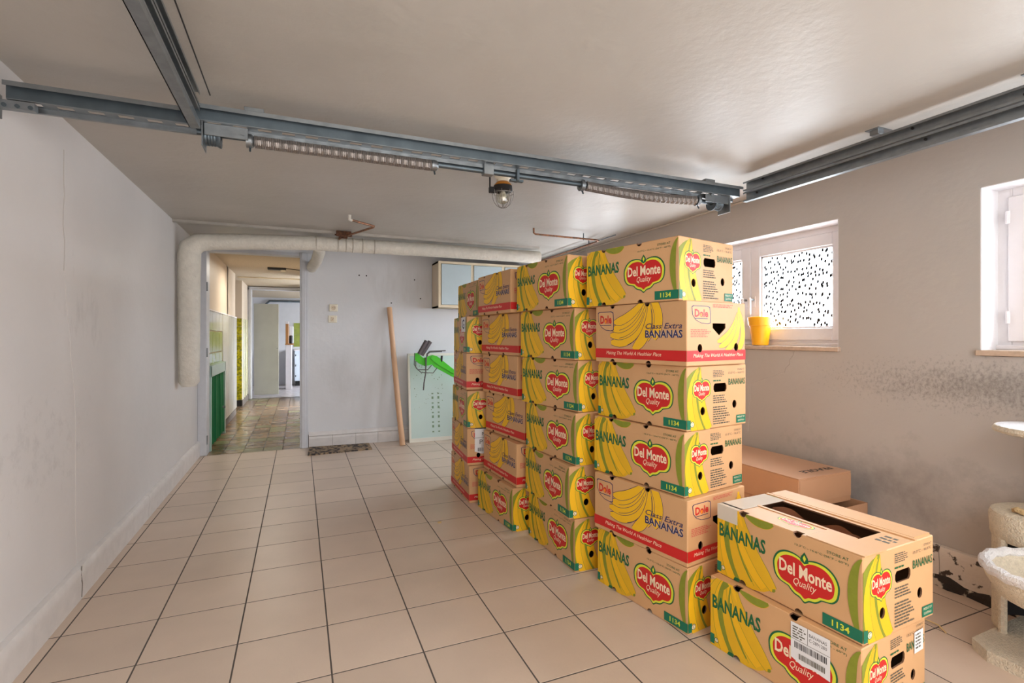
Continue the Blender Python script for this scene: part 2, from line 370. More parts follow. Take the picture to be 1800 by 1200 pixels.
# floor tiles, one object each
TP = .3329; GX, GY = -.5591, 2.2560; gap = .0030
def tile_mesh(x0, x1, y0, y1, h=.008, c=.0006, m='tile'):
    b = MB(); vs = [(x0, y0, -h), (x1, y0, -h), (x1, y1, -h), (x0, y1, -h), (x0, y0, -c), (x1, y0, -c), (x1, y1, -c), (x0, y1, -c),
                    (x0 + c, y0 + c, 0), (x1 - c, y0 + c, 0), (x1 - c, y1 - c, 0), (x0 + c, y1 - c, 0)]
    fs = [(0, 1, 5, 4), (1, 2, 6, 5), (2, 3, 7, 6), (3, 0, 4, 7), (4, 5, 9, 8), (5, 6, 10, 9), (6, 7, 11, 10), (7, 4, 8, 11), (8, 9, 10, 11)]
    b.add(vs, fs, m); return b
full = tile_mesh(-TP / 2 + gap, TP / 2 - gap, -TP / 2 + gap, TP / 2 - gap).mesh('tile')
rest = MB()
for i in range(-3, 12):
    for j in range(-11, 12):
        x0, x1 = GX + i * TP, GX + (i + 1) * TP; y0, y1 = GY + j * TP, GY + (j + 1) * TP
        X0, X1, Y0, Y1 = max(x0, XL), min(x1, XR), max(y0, YF), min(y1, YB)
        if X1 - X0 < .02 or Y1 - Y0 < .02: continue
        if y1 < .30 :
            b = tile_mesh(X0 + gap, X1 - gap, Y0 + gap, Y1 - gap); rest.add(b.v, b.f, 'tile'); continue
        if X0 == x0 and X1 == x1 and Y0 == y0 and Y1 == y1:
            o = bpy.data.objects.new('tile', full); loc = Vector(((x0 + x1) / 2, (y0 + y1) / 2, 0))
        else:
            loc = Vector(((X0 + X1) / 2, (Y0 + Y1) / 2, 0)); hx, hy = (X1 - X0) / 2 - gap, (Y1 - Y0) / 2 - gap
            o = bpy.data.objects.new('tile', tile_mesh(-hx, hx, -hy, hy).mesh('tile'))
        col.objects.link(o); o.parent = floor; o.location = loc - OFF[floor]
r_ = rest.build('tile_field', floor); r_['kind'] = 'stuff'

# baseboards
def base_profile(h=.155, t=.03):
    return [(0, 0), (t * .8, 0), (t * .85, h * .55), (t, h * .72), (t, h * .86), (t * .75, h * .97), (t * .3, h), (0, h)]
bl = struct(MB().box(XL, XL + .012, YF, YB, 0, .13, 'base_joint').build('baseboard_left'))
ys = [YF, -.2, .9, 2.02, 2.915, 4.05, 5.1, YB]
for a, b in zip(ys[:-1], ys[1:]):
    MB().prism([(XL + p, z) for p, z in base_profile()], a + .002, b - .002, 'base', 'y').build('baseboard_piece', bl, True)
bb = struct(MB().box(.05, XR, YB - .01, YB, 0, .14, 'base_joint').build('baseboard_back'))
x = .09; k = 0
while x < XR - .05:
    x1 = min(x + .245, XR); b = MB()
    b.prism([(YB - p, z) for p, z in base_profile(.125, .022)], x + .0015, x1 - .0015, 'base', 'x').build('skirting_tile', bb, True); x = x1
MB().prism([(YB - .03, .127), (YB, .127), (YB, .168), (YB - .012, .17), (YB - .028, .15)], .09, XR, 'base', 'x').build('cement_ledge', bb, True)
br = struct(MB().box(XR - .012, XR, YF, YB, 0, .13, 'base_dark').build('baseboard_right'))
y = YF
while y < YB - .05:
    y1 = min(y + .333, YB); b = MB(); wob = random.uniform(-.003, .003)
    b.prism([(XR - p - wob, z + .035) for p, z in base_profile(.16, .024)], y + .002, y1 - .002, 'base_worn', 'y').build('skirting_tile', br, True); y = y1
nb = MB(); random.seed(3); seg = 90; prev = None
for i in range(seg):                                   # crumbled cement foot of the right wall
    y0 = YF + (YB - YF) * i / seg; t = .034 + random.uniform(-.012, .014); hh = .045 + random.uniform(-.015, .012)
    ring = [(XR, y0, 0), (XR - t, y0, 0), (XR - t * .9, y0, hh * .6), (XR - t * .5, y0, hh), (XR, y0, hh + .008)]
    if prev: nb.add(prev + ring, [(k, k + 1, k + 6, k + 5) for k in range(4)], 'base_dark')
    prev = ring
nb.build('crumbled_edge', br)

# ceiling trim strip and wall cracks
struct(MB().prism([(4.84, ZC), (4.845, ZC - .018), (4.86, ZC - .024), (4.875, ZC - .018), (4.88, ZC)], XL, 2.35, 'ceiling', 'x').build('trim_1', smooth=True))
def crack(points, parent, m='crack', w=.0018):
    MB().tube(points, w, m, 4).build('crack', parent)
def jig(p0, p1, n, amp, ax):
    out = []
    for i in range(n + 1):
        t = i / n; p = Vector(p0).lerp(Vector(p1), t)
        if 0 < i < n: p[ax] += random.uniform(-amp, amp)
        out.append(p)
    return out
crack(jig((XL, 2.80, 2.03), (XL, 2.80, 1.5), 8, .008, 1), wl)
crack(jig((XL, 2.80, 1.5), (XL, 2.92, .9), 8, .006, 1), wl, 'crack_soft', .0012)
crack(jig((XL, 2.92, .9), (XL, 2.935, .16), 8, .008, 1), wl, 'crack_soft', .0014)
crack([(XL + .027, 2.915, .155), (XL + .030, 2.90, .12), (XL + .026, 2.925, .07), (XL + .025, 2.92, .01)], bl, 'base_joint', .002)
crack(jig((XR, 2.26, 1.12), (XR, 2.33, .98), 5, .01, 1), wr, 'crack', .0012)
crack(jig((XR, 2.33, .98), (XR, 2.60, .88), 5, .01, 1), wr, 'crack_soft', .001)
crack(jig((XR, 2.60, .88), (XR, 2.62, .55), 6, .01, 1), wr, 'crack_soft', .0014)

# ------------------------------------------------------------------ windows
def make_window(n, w):
    fx = XR + .14; y0, y1 = w; z0, z1 = WZ0, WZ1
    f = MB()
    t = .055
    f.box(fx, fx + .07, y0, y0 + t, z0, z1, 'white_wood', .003).box(fx, fx + .07, y1 - t, y1, z0, z1, 'white_wood', .003)
    f.box(fx, fx + .07, y0 + t, y1 - t, z1 - t, z1, 'white_wood', .003).box(fx, fx + .07, y0 + t, y1 - t, z0, z0 + .045, 'white_wood', .003)
    f.box(fx - .018, fx + .01, y0 + .002, y1 - .002, z0, z0 + .022, 'white_wood', .003)
    f = struct(f.build('window_%d' % n))
    mid = (y0 + y1) / 2
    for k, (a, b) in enumerate(((y0 + .045, mid), (mid, y1 - .045))):
        s = MB(); sx = fx - .016; st = .078; zz0, zz1 = z0 + .038, z1 - .042
        if k == 0: b -= .002
        else: a += .002
        s.box(sx, sx + .05, a, a + st, zz0, zz1, 'white_wood', .004).box(sx, sx + .05, b - st, b, zz0, zz1, 'white_wood', .004)
        s.box(sx, sx + .05, a + st, b - st, zz1 - st, zz1, 'white_wood', .004).box(sx, sx + .05, a + st, b - st, zz0, zz0 + st, 'white_wood', .004)
        g = .012   # glazing bead
        s.box(sx + .016, sx + .04, a + st, a + st + g, zz0 + st, zz1 - st, 'white_wood').box(sx + .016, sx + .04, b - st - g, b - st, zz0 + st, zz1 - st, 'white_wood')
        s.box(sx + .016, sx + .04, a + st, b - st, zz1 - st - g, zz1 - st, 'white_wood').box(sx + .016, sx + .04, a + st, b - st, zz0 + st, zz0 + st + g, 'white_wood')
        so = s.build('window_sash', f)
        MB().box(sx + .026, sx + .030, a + st, b - st, zz0 + st, zz1 - st, 'glass').build('pane', so)
        hy = (b - .030) if k == 0 else (a + .030)
        h = MB(); h.box(sx - .006, sx, hy - .013, hy + .013, 1.42, 1.50, 'white_wood', .002)
        h.tube([(sx - .004, hy, 1.475), (sx - .045, hy, 1.475)], .008, 'galv', 8)
        h.box(sx - .052, sx - .038, hy - .010, hy + .010, 1.37, 1.488, 'white_wood', .004)
        h.build('window_handle', so)
        for hz in (1.30, 1.76):
            hyy = a + .004 if k == 0 else b - .004
            MB().tube([(sx - .006, hyy, hz - .028), (sx - .006, hyy, hz + .028)], .009, 'white_wood', 8).build('hinge', so)
    MB().box(XR - .018, fx + .0, y0 - .012, y1 + .012, z0 - .026, z0, 'marble', .003).build('window_sill', f)
    return f
make_window(1, W1); make_window(2, W2); make_window(3, W3)

# ------------------------------------------------------------------ passage behind the doorway
CY0 = YB + .15; CZ = 2.19; CX0, CX1 = -.93, .16
dr = MB()
dr.box(-.952, -.872, YB - .018, CY0 + .02, 0, 2.12, 'door_frame', .004)
dr.box(.0, .085, YB - .018, CY0 + .01, 0, 2.12, 'door_frame', .004)
dr.box(.018, .06, YB - .03, YB - .016, 0, 2.12, 'door_frame', .004)
dr.box(-.872, .0, YB + .0, CY0, 2.085, 2.12, 'door_frame', .004)
d1 = struct(dr.build('door_1'))
for z in (1.72, 1.05, .16):
    MB().tube([(-.868, YB - .012, z - .045), (-.868, YB - .012, z + .045)], .007, 'galv', 8).build('hinge', d1)
struct(MB().box(CX0 - 1.3, 2.2, YB, 11.0, -.12, -.004, 'grout').build('trim_4'))
pf = bpy.data.objects['trim_4']; pf.name = 'floor_passage'
random.seed(11); far = MB()
yy = YB + .003
for j in range(27):
    for i in range(-6, 6):
        x0 = -.93 + i * .19; x1 = x0 + .19; y0 = yy + j * .19; y1 = y0 + .19
        if y0 > 10.95: continue
        m = 'moss_tile' if random.random() < .14 else 'brown_tile'
        if -.95 < x0 < .2 and j < 20:
            b = tile_mesh(-.091, .091, -.091, .091, m=m, h=.006); o = bpy.data.objects.new('tile', b.mesh('tile')); col.objects.link(o)
            o.parent = pf; o.location = Vector(((x0 + x1) / 2, (y0 + y1) / 2, random.uniform(-.001, .001))) - OFF[pf]
        else:
            b = tile_mesh(x0 + .004, x1 - .004, y0 + .004, y1 - .004, m=m, h=.006); far.add(b.v, b.f, m)
fo = far.build('tile_field', pf); fo['kind'] = 'stuff'
struct(MB().box(-2.4, 2.4, YB + .15, 14.2, CZ, CZ + .1, 'corridor_ceiling').build('ceiling_passage'))
wp = MB(); wp.box(CX0 - .1, CX0, CY0 - .01, 8.95, 0, CZ, 'corridor_wall')
wp.box(CX0 - .1, CX0, 9.95, 11.0, 0, CZ, 'corridor_wall')
wp.box(CX0 - 1.2, CX0 - .1, 9.95, 10.05, 0, CZ, 'corridor_wall')
wp.box(CX0 - 1.3, CX0 - 1.2, 8.0, 10.05, 0, CZ, 'corridor_wall').box(CX0 - 1.3, CX0, 8.0, 8.1, 0, CZ, 'corridor_wall')
wp = struct(wp.build('wall_passage_left'))
struct(MB().box(.05, CX1 + .1, CY0 - .001, CY0 + .02, 0, CZ, 'corridor_wall').box(CX1, CX1 + .1, CY0, 8.9, 0, CZ, 'corridor_wall').box(CX1, CX1 + .1, 10.3, 11.0, 0, CZ, 'corridor_wall').build('wall_passage_right'))  # gap in the unseen part added as a way in for daylight
# glazed wainscot: white tiles with an olive band, one piece per tile
def wain(mname, y, z, hy, hz, x=CX0, name='wall_tile', parent=wp):
    MB().box(x, x + .012, y + .002, y + hy - .002, z + .002, z + hz - .002, mname, .0015).build(name, parent)
y = CY0 + .02
for c in range(5):
    hy = .26
    for r_i in range(6):
        z = r_i * .25; band = r_i in (4,) or (r_i == 3 and c < 5)
        wain('green_tile' if (band and c < 5) else 'white_tile', y, z + .03, hy, .24)
    y += .265
for c in range(3):                                    # tall pale enamel panels
    MB().box(CX0, CX0 + .02, y + .003, y + .505, .10, 1.50, 'white_tile', .004).build('wall_panel', wp); y += .51
MB().box(CX0, CX0 + .014, CY0, 8.95, 0, .09, 'base_joint').build('passage_plinth', wp)
MB().box(CX0, CX0 + .022, CY0, 8.95, 1.50, 1.515, 'white_wood').build('wainscot_cap', wp)
for r_i in range(10):                                 # yellow green tiles on the return wall
    for c in range(2):
        MB().box(-.93 - (c + 1) * .15 + .002, -.93 - c * .15 - .002, 9.938, 9.95, .11 + r_i * .142, .11 + r_i * .142 + .139, 'yellow_tile', .0015).build('wall_tile', wp)
    for c in range(7):
        MB().box(-.93, -.918, 9.952 + c * .15, 9.952 + c * .15 + .147, .11 + r_i * .142, .11 + r_i * .142 + .139, 'green_tile' if c % 2 else 'cream_plastic', .0015).build('wall_tile', wp)
MB().box(-1.25, -.93, 9.936, 9.95, 0, .105, 'slot_dark').build('passage_plinth', wp)
MB().box(-.93, -.915, 9.93, 11.0, 0, .105, 'base_joint').build('passage_plinth', wp)
# low curtained cupboard in the passage
cp = thing('curtained_cupboard', (-.90, 6.75, 0), 'low cupboard with green curtain and pale green frame, inside the doorway on the left', 'cupboard')
b = MB(); b.box(-.918, -.86, 6.13, 6.18, 0, .90, 'green_frame', .003).box(-.918, -.86, 7.22, 7.27, 0, .90, 'green_frame', .003).box(-.918, -.86, 6.13, 7.27, .78, .90, 'green_frame', .004)
b.build('frame', cp)
b = MB(); n = 44; vs = []
for i in range(n + 1):
    yy_ = 6.18 + 1.04 * i / n; xx = -.885 + .018 * math.sin(i * 1.35) + .006 * math.sin(i * 3.1)
    vs += [(xx - .006, yy_, .03), (xx * .3 + -.885 * .7, yy_, .79)]
b.add(vs, [(2 * i, 2 * i + 2, 2 * i + 3, 2 * i + 1) for i in range(n)], 'green_cloth'); b.build('curtain', cp, True)
MB().tube([(-.86, 7.0, .36), (-.83, 7.0, .36)], .014, 'galv', 10).build('knob', cp)
# ceiling fixture of the passage
t_ = thing('ceiling_lamp', (-.30, 7.95, CZ), 'small bare lamp holder on the passage ceiling with a cable', 'lamp')
MB().box(-.42, -.18, 7.9, 8.0, CZ - .03, CZ, 'black', .004).build('base', t_)
MB().lathe([(0, -.055), (.03, -.05), (.035, -.03)], (-.22, 7.95, CZ), 'cream_plastic', 12).build('bulb', t_, True)
MB().tube([(-.18, 7.95, CZ - .006), (.0, 8.0, CZ - .012), (.16, 8.05, CZ - .006)], .005, 'black', 6).build('cable', t_)
MB().box(-.93, .16, 9.3, 9.33, CZ - .02, CZ, 'cream_wood').build('ceiling_strip', bpy.data.objects['ceiling_passage'])
# second doorway and kitchen beyond
KY = 11.0
d2 = MB(); d2.box(-.93, -.86, KY - .02, KY + .12, 0, 2.16, 'door_frame', .004).box(-.90, -.86, KY - .035, KY - .02, 0, 2.16, 'door_frame', .003)
d2.box(.09, .16, KY - .02, KY + .12, 0, 2.16, 'door_frame', .004).box(-.93, .16, KY - .02, KY + .12, 2.12, 2.18, 'door_frame', .004)
d2 = struct(d2.build('door_2'))
dl = MB(); dl.box(0, .46, -.02, .02, 0, 1.86, 'door_panel', .004)
lf = dl.build('door_leaf', d2); lf.location = Vector((-.86, KY + .5, .02)) - OFF[d2] + OFF[d2] * 1
lf.location = (-.86, KY + .5, .02)
lf.location = Vector((-.86, KY + .5, .02)); lf.data.transform(Matrix.Translation(OFF[d2])); lf.location = lf.location - OFF[d2]
lf.rotation_euler = (0, 0, R(3))
kn = MB().tube([(.43, -.03, .95), (.43, .03, .95)], .012, 'galv', 8)
kh = bpy.data.objects.new('door_handle', kn.mesh('door_handle')); col.objects.link(kh); kh.parent = lf
struct(MB().box(-2.4, 2.4, 11.0, 14.2, -.12, 0, 'light_floor').build('floor_kitchen'))
wk = MB(); wk.box(-2.4, 2.4, 14.1, 14.2, 0, CZ, 'white_wall').box(-2.5, -2.4, 11.0, 14.2, 0, CZ, 'white_wall')
wk.box(1.62, 1.7, 8.8, 10.4, 0, .9, 'white_wall').box(1.62, 1.7, 8.8, 10.4, 1.5, CZ, 'white_wall').box(1.62, 1.7, 8.8, 8.95, .9, 1.5, 'white_wall').box(1.62, 1.7, 10.25, 10.4, .9, 1.5, 'white_wall')  # unseen opening added for daylight in the passage
wk.box(.26, 1.7, 8.8, 8.9, 0, CZ, 'white_wall').box(.26, 1.7, 10.3, 10.4, 0, CZ, 'white_wall')
wk.box(2.4, 2.5, 11.0, 14.2, 0, .9, 'white_wall').box(2.4, 2.5, 11.0, 14.2, 1.6, CZ, 'white_wall').box(2.4, 2.5, 11.0, 11.8, .9, 1.6, 'white_wall').box(2.4, 2.5, 13.0, 14.2, .9, 1.6, 'white_wall')  # unseen opening added for daylight in the kitchen
wk.box(-2.4, -.93, 11.0, 11.1, 0, CZ, 'white_wall').box(.16, 2.4, 11.0, 11.1, 0, CZ, 'white_wall')
struct(wk.build('wall_kitchen'))
wtk = bpy.data.objects['wall_kitchen']
for i in range(6):
    for j in range(4):
        MB().box(-.14 + i * .152, .009 + i * .152, 14.085, 14.1, .95 + j * .152, 1.099 + j * .152, 'green_tile', .002).build('wall_tile', wtk)
MB().tube([(-.80, 14.05, 1.7), (-.78, 14.05, 2.02), (-.70, 14.05, 2.10), (1.5, 14.05, 2.11)], .025, 'galv_dark', 8).build('pipe', wtk, True)
kc = thing('kitchen_cabinet', (.15, 13.8, 0), 'cool white kitchen base cabinet on a dark plinth at the far end', 'cabinet')
MB().box(-.12, .6, 13.5, 14.07, .12, .86, 'blue_white', .005).build('body', kc)
MB().box(-.10, .6, 13.54, 14.07, 0, .12, 'slot_dark').build('plinth', kc)
MB().box(-.14, .62, 13.48, 14.09, .86, .89, 'white_wood', .004).build('worktop', kc)
for z in (.24, .5, .75): MB().tube([(-.09, 13.50, z - .02), (-.09, 13.485, z), (-.09, 13.50, z + .02)], .008, 'black', 6).build('handle', kc)
ks = thing('kitchen_shelf_unit', (-.22, 12.9, 0), 'narrow white shelf unit with orange wooden crate, seen past the open inner door', 'shelf unit')
MB().box(-.30, -.17, 12.7, 13.1, 0, 1.02, 'white_wood', .004).build('body', ks)
MB().box(-.31, -.13, 12.68, 13.1, 1.02, 1.05, 'orange_wood', .003).build('top_board', ks)
MB().box(-.30, -.24, 12.7, 13.05, 1.05, 1.50, 'orange_wood', .004).box(-.31, -.235, 12.69, 13.06, 1.50, 1.56, 'white_wood', .004).build('upright_crate', ks)
MB().lathe([(0, 0), (.04, 0), (.045, .1), (.04, .18), (0, .19)], (-.185, 12.75, 1.0505), 'black', 12).build('jar', None, True)
tag(bpy.data.objects['jar'], 'dark jar standing on the narrow shelf unit in the kitchen', 'jar')
MB().box(-.232, -.135, 12.95, 13.05, 1.0505, 1.45, 'blue_white', .01).build('white_canister')
tag(bpy.data.objects['white_canister'], 'tall cool white canister behind the dark jar in the kitchen', 'canister')

# ------------------------------------------------------------------ insulated pipe
ip = thing('insulated_pipe', (0.6, 5.0, 0.82), 'thick white wrapped pipe under the ceiling, bending down the left wall', 'pipe')
pts = [(-.864, 5.0, .79), (-.864, 5.0, .83), (-.864, 5.0, 1.2), (-.864, 5.0, 1.72), (-.862, 5.0, 1.90), (-.850, 5.0, 1.965), (-.79, 5.0, 2.012), (-.70, 5.0, 2.025), (-.4, 5.0, 2.045), (.1, 5.0, 2.07), (1.2, 5.0, 2.078), (2.42, 5.0, 2.078)]
pts = [Vector(p) for p in pts]
MB().tube(pts, [.052, .078, .082, .085, .088, .088, .08, .072, .068, .066, .066, .066], 'pipe', 20).build('pipe_wrap', ip, True)
for x in (.14, .33, .40, .46, .55, .66):
    MB().lathe([(.067, -.006), (.0705, 0), (.067, .006)], (x, 5.0, 2.0745), 'pipe_band', 20, Matrix.Rotation(R(90), 3, 'Y')).build('band', ip, True)
MB().tube([(.16, 5.02, 2.05), (.175, 5.2, 2.03), (.16, 5.55, 1.99), (.12, 5.94, 1.965)], .055, 'pipe', 14).build('branch_pipe', ip, True)
# copper pipes
c1 = thing('copper_pipe', (.45, 4.4, 2.165), 'short old copper gas pipe elbow with a rusty clamp above the wrapped pipe', 'pipe')
zc = ZC - .035
MB().tube([(.36, 4.15, ZC), (.36, 4.15, ZC - .03), (.38, 4.17, zc), (.57, 4.33, zc), (.572, 4.37, zc), (.36, 4.86, zc - .01), (.335, 4.91, zc - .02), (.34, 4.94, 2.12)], .0095, 'copper', 10).build('tube', c1, True)
MB().tube([(.36, 4.15, ZC), (.36, 4.15, ZC - .036), (.375, 4.165, zc - .002)], .013, 'pipe', 10).build('elbow', c1, True)
b = MB(); b.box(.325, .40, 4.80, 4.84, zc - .028, zc + .012, 'rust', .004).box(.30, .43, 4.77, 4.785, zc - .02, zc + .03, 'rust', .003)
b.tube([(.33, 4.83, zc - .03), (.40, 4.76, zc + .02)], .008, 'rust', 6).tube([(.29, 4.82, zc), (.44, 4.80, zc - .005)], .007, 'rust', 6); b.build('clamp', c1)
c2 = thing('copper_pipe', (2.1, 4.2, 2.165), 'long copper gas pipe loop under the ceiling above the banana boxes', 'pipe')
zc = ZC - .05
MB().tube([(1.90, 4.03, ZC), (1.90, 4.03, ZC - .04), (1.92, 4.035, zc), (2.56, 4.06, zc), (2.595, 4.075, zc), (2.61, 4.11, zc), (2.63, 4.4, zc), (2.66, 5.95, zc)], .0085, 'copper', 10).build('tube', c2, True)
for (x, y) in ((2.42, 4.055), (2.625, 4.3)): MB().tube([(x, y, ZC), (x, y, zc - .012)], .005, 'galv_dark', 6).build('hanger', c2)
MB().tube([(2.70, 3.95, ZC - .012), (2.74, 5.9, ZC - .012)], .005, 'galv_dark', 6).build('thin_cable', c2)

# ------------------------------------------------------------------ garage door hardware
def slotted_rail(x0, x1, y, z, pitch=.088, sl=.048, sw=.027, m='galv'):
    """Z section: short lipped top flange to the front, web, slotted bottom flange to the back with a down lip"""
    b = MB(); t = .0025
    b.box(x0, x1, y - .024, y, z - t, z, m).box(x0, x1, y - .026, y - .0235, z - .016, z, m)
    b.box(x0, x1, y, y + t, z - .050, z, 'galv_dark')  # darker steel puts the shade under the top flange into the web colour
    zf = z - .050; w = .052
    b.box(x0, x1, y, y + (w - sw) / 2, zf - t, zf, m).box(x0, x1, y + (w + sw) / 2, y + w, zf - t, zf, m)
    x = x0
    while x < x1:
        e = min(x + pitch - sl, x1); b.box(x, e, y + (w - sw) / 2, y + (w + sw) / 2, zf - t, zf, m); x += pitch
    b.box(x0, x1, y + w, y + w + t, zf - .018, zf, m)
    b.box(x0, x1, y + w, y + w + .012, zf - .020, zf - .018, m)
    return b
RY, RZ = 2.235, 2.095
cr = thing('garage_door_rail', (.7, RY, RZ - .12), 'slotted galvanised steel cross rail with torsion springs under the ceiling', 'rail')
# slightly off level like the photographed one: left end lower
bL = slotted_rail(-.915, -.37, RY, 2.068); bL.build('slotted_rail', cr)
slotted_rail(-.37, 2.40, RY, RZ - .005).build('slotted_rail', cr)
SY, SZ = 2.30, 2.003
MB().tube([(-.42, SY, SZ + .01), (2.36, SY, SZ)], .0125, 'galv_dark', 12).build('shaft', cr, True)
def spring(x0, x1, r=.0245, wire=.0027, turns=118, z=SZ, sag=0.0):
    p = []; n = 8
    for i in range(turns * n + 1):
        t = i / (turns * n); a = 2 * math.pi * i / n
        p.append((x0 + (x1 - x0) * t, SY + r * math.cos(a), z + r * math.sin(a) - sag * math.sin(math.pi * t)))
    return MB().tube(p, wire, 'spring', 4)
spring(-.17, .56).build('torsion_spring', cr, True)
spring(1.385, 2.12, sag=.014, turns=118).build('torsion_spring', cr, True)
MB().tube([(-.165, SY, SZ), (.555, SY, SZ)], .0215, 'spring', 12).build('spring_liner', cr, True)
MB().tube([(1.39 + .73 * i / 8, SY, SZ - .014 * math.sin(math.pi * i / 8)) for i in range(9)], .0215, 'spring', 12).build('spring_liner', cr, True)
for (x, r) in ((-.185, .028), (.575, .026), (1.365, .030), (2.14, .030)):
    b = MB(); b.lathe([(.013, -.014), (r, -.014), (r, .006), (.018, .016)], (x, SY, SZ), 'galv', 14, Matrix.Rotation(R(90), 3, 'Y'))
    b.tube([(x, SY, SZ - r), (x, SY - .01, SZ - r - .016)], .004, 'galv_dark', 6).build('winding_cone', cr, True)
for (xc, s) in ((-.315, 1), (2.275, -1)):              # cable drums
    b = MB(); rr = .036
    b.lathe([(.012, -.032), (rr + .007, -.032), (rr + .007, -.028), (rr, -.026)] + [(rr - (.002 if i % 2 else 0), -.024 + i * .005) for i in range(9)] + [(rr + .004, .022), (rr + .004, .027), (.012, .027)],
            (xc, SY, SZ - .004), 'galv_dark', 22, Matrix.Rotation(R(90), 3, 'Y')); b.build('cable_drum', cr, True)
for (xc) in (-.345, 2.33):
    MB().box(xc - .002, xc + .002, SY - .06, SY + .035, SZ - .06, RZ - .02, 'galv', .001).build('end_bracket', cr)
MB().box(-.34, -.19, SY - .045, SY - .04, SZ - .012, SZ + .034, 'galv', .001).build('bearing_plate', cr)
MB().box(2.16, 2.33, SY - .045, SY - .04, SZ - .012, SZ + .034, 'galv', .001).build('bearing_plate', cr)
for (x, z) in ((-.205, 2.012), (-.28, 2.055), (.93, 2.045), (2.2, 2.03), (2.3, 2.06)):
    b = MB(); b.lathe([(0, -.004), (.006, -.004), (.0085, .003), (0, .003)], (x, SY - .05, z), 'galv', 6, Matrix.Rotation(R(90), 3, 'X')).build('bolt', cr)
b = MB(); b.box(.81, .86, SY - .03, SY + .012, SZ - .016, SZ + .045, 'galv', .002).build('shaft_hanger', cr)
b = MB(); b.box(.98, .995, SY - .03, SY + .012, SZ - .028, SZ + .03, 'galv_dark', .002).box(.95, 1.02, SY - .02, SY + .0, SZ - .03, SZ - .018, 'galv_dark', .002).build('shaft_hanger', cr)
for x in (-.20, 2.12):                                   # lugs fixing the rail to the ceiling
    b = MB(); b.box(x, x + .07, RY - .02, RY + .02, RZ - .003, RZ + .012, 'galv', .001).build('ceiling_lug', cr)
b = MB(); b.box(-.95, -.84, RY + .0, RY + .028, 1.985, 2.012, 'galv').box(-.95, -.945, RY - .04, RY + .05, 1.96, 2.04, 'galv')
for x in (-.92, -.885, -.85): b.tube([(x, RY - .004, 1.994), (x, RY + .004, 1.994)], .007, 'galv_dark', 8)
b.build('wall_bracket', cr)
# door tracks: each one double channel running to the garage door
def track(x, s, y0, y1, ztop, label, end_drop):
    t = thing('garage_door_track', (x, (y0 + y1) / 2, ztop - .13), label, 'rail')
    for zt, nm in ((ztop, 'upper_channel'), (ztop - .062, 'lower_channel')):
        b = MB(); w = .0025; d = .030; h = .055
        pr = [(0, 0), (s * d, 0), (s * d, -.010), (s * (d - .003), -.010), (s * (d - .003), -w), (s * w, -w), (s * w, -h + w), (s * (d - .003), -h + w), (s * (d - .003), -h + .010), (s * d, -h + .010), (s * d, -h), (0, -h)]
        b.prism([(x + a, zt + z) for a, z in pr], y0, y1, 'galv', 'y').build(nm, t)
    return t
tl = track(-.375, 1, YF, 2.20, 2.128, 'double steel door track coming from the top left over the camera', 0)
MB().tube([(-.315, YF, 2.13), (-.315, 2.22, 2.13)], .0025, 'black', 5).build('lift_cable', tl)
MB().box(-.380, -.345, YF, 2.203, 1.992, 2.010, 'galv').box(-.380, -.377, YF, 2.203, 1.992, 2.07, 'galv').build('angle_iron', tl)
tr = track(2.46, -1, YF, 2.24, 2.128, 'double steel door track along the right wall, ending above the window', 0)
for y in (.95, 1.5):
    b = MB(); b.box(2.435, 2.475, y - .02, y + .02, 2.14, ZC - .002, 'galv', .002).box(2.42, 2.52, y - .03, y + .03, ZC - .004, ZC, 'galv').build('ceiling_bracket', tr)
for (y, z) in ((1.35, 2.115), (1.30, 2.05), (2.12, 2.12), (2.16, 2.05), (.98, 2.10), (.9, 2.04)):
    MB().tube([(2.455, y, z), (2.449, y, z)], .006, 'slot_dark', 8).build('rivet_hole', tr)
MB().box(XR - .03, XR, YF, YB, ZC - .012, ZC, 'ceiling', .004).build('cornice', wr)

# ------------------------------------------------------------------ cage lamp
lx, ly = 1.085, 2.72
lm = thing('bulkhead_lamp', (lx, ly, ZC), 'old caged ceiling lamp with amber cap and clear glass jar', 'lamp')
b = MB(); b.lathe([(.0, ZC), (.05, ZC), (.05, ZC - .03), (.036, ZC - .045), (.036, ZC - .06), (0, ZC - .06)], (lx, ly, 0), 'cream_plastic', 20).build('mount', lm, True)
MB().lathe([(0, ZC - .055), (.035, ZC - .06), (.052, ZC - .078), (.054, ZC - .085)], (lx, ly, 0), 'brown_amber', 20).build('amber_cap', lm, True)
MB().lathe([(.03, ZC - .083), (.054, ZC - .083), (.056, ZC - .112), (.045, ZC - .118), (.03, ZC - .118)], (lx, ly, 0), 'black', 20).build('collar', lm, True)
MB().lathe([(.036, ZC - .112), (.038, ZC - .15), (.030, ZC - .175), (.012, ZC - .185), (0, ZC - .186)], (lx, ly, 0), 'lamp_glass', 20).build('glass_jar', lm, True)
MB().lathe([(.012, ZC - .115), (.022, ZC - .14), (.018, ZC - .158), (0, ZC - .164)], (lx, ly, 0), 'cream_plastic', 14).build('bulb', lm, True)
for k in range(4):
    a = k * math.pi / 4 + .3; dx, dy = math.cos(a), math.sin(a); p = []
    for i in range(15):
        th = math.pi * i / 14; r = .062 * math.cos(th); z = ZC - .112 - .098 * math.sin(th) ** .8
        p.append((lx + dx * r, ly + dy * r, z))
    MB().tube(p, .0016, 'wire', 5).build('cage_wire', lm)
MB().tube([(lx + .062 * math.cos(a * math.pi / 12), ly + .062 * math.sin(a * math.pi / 12), ZC - .125) for a in range(25)], .0016, 'wire', 5).build('cage_ring', lm)
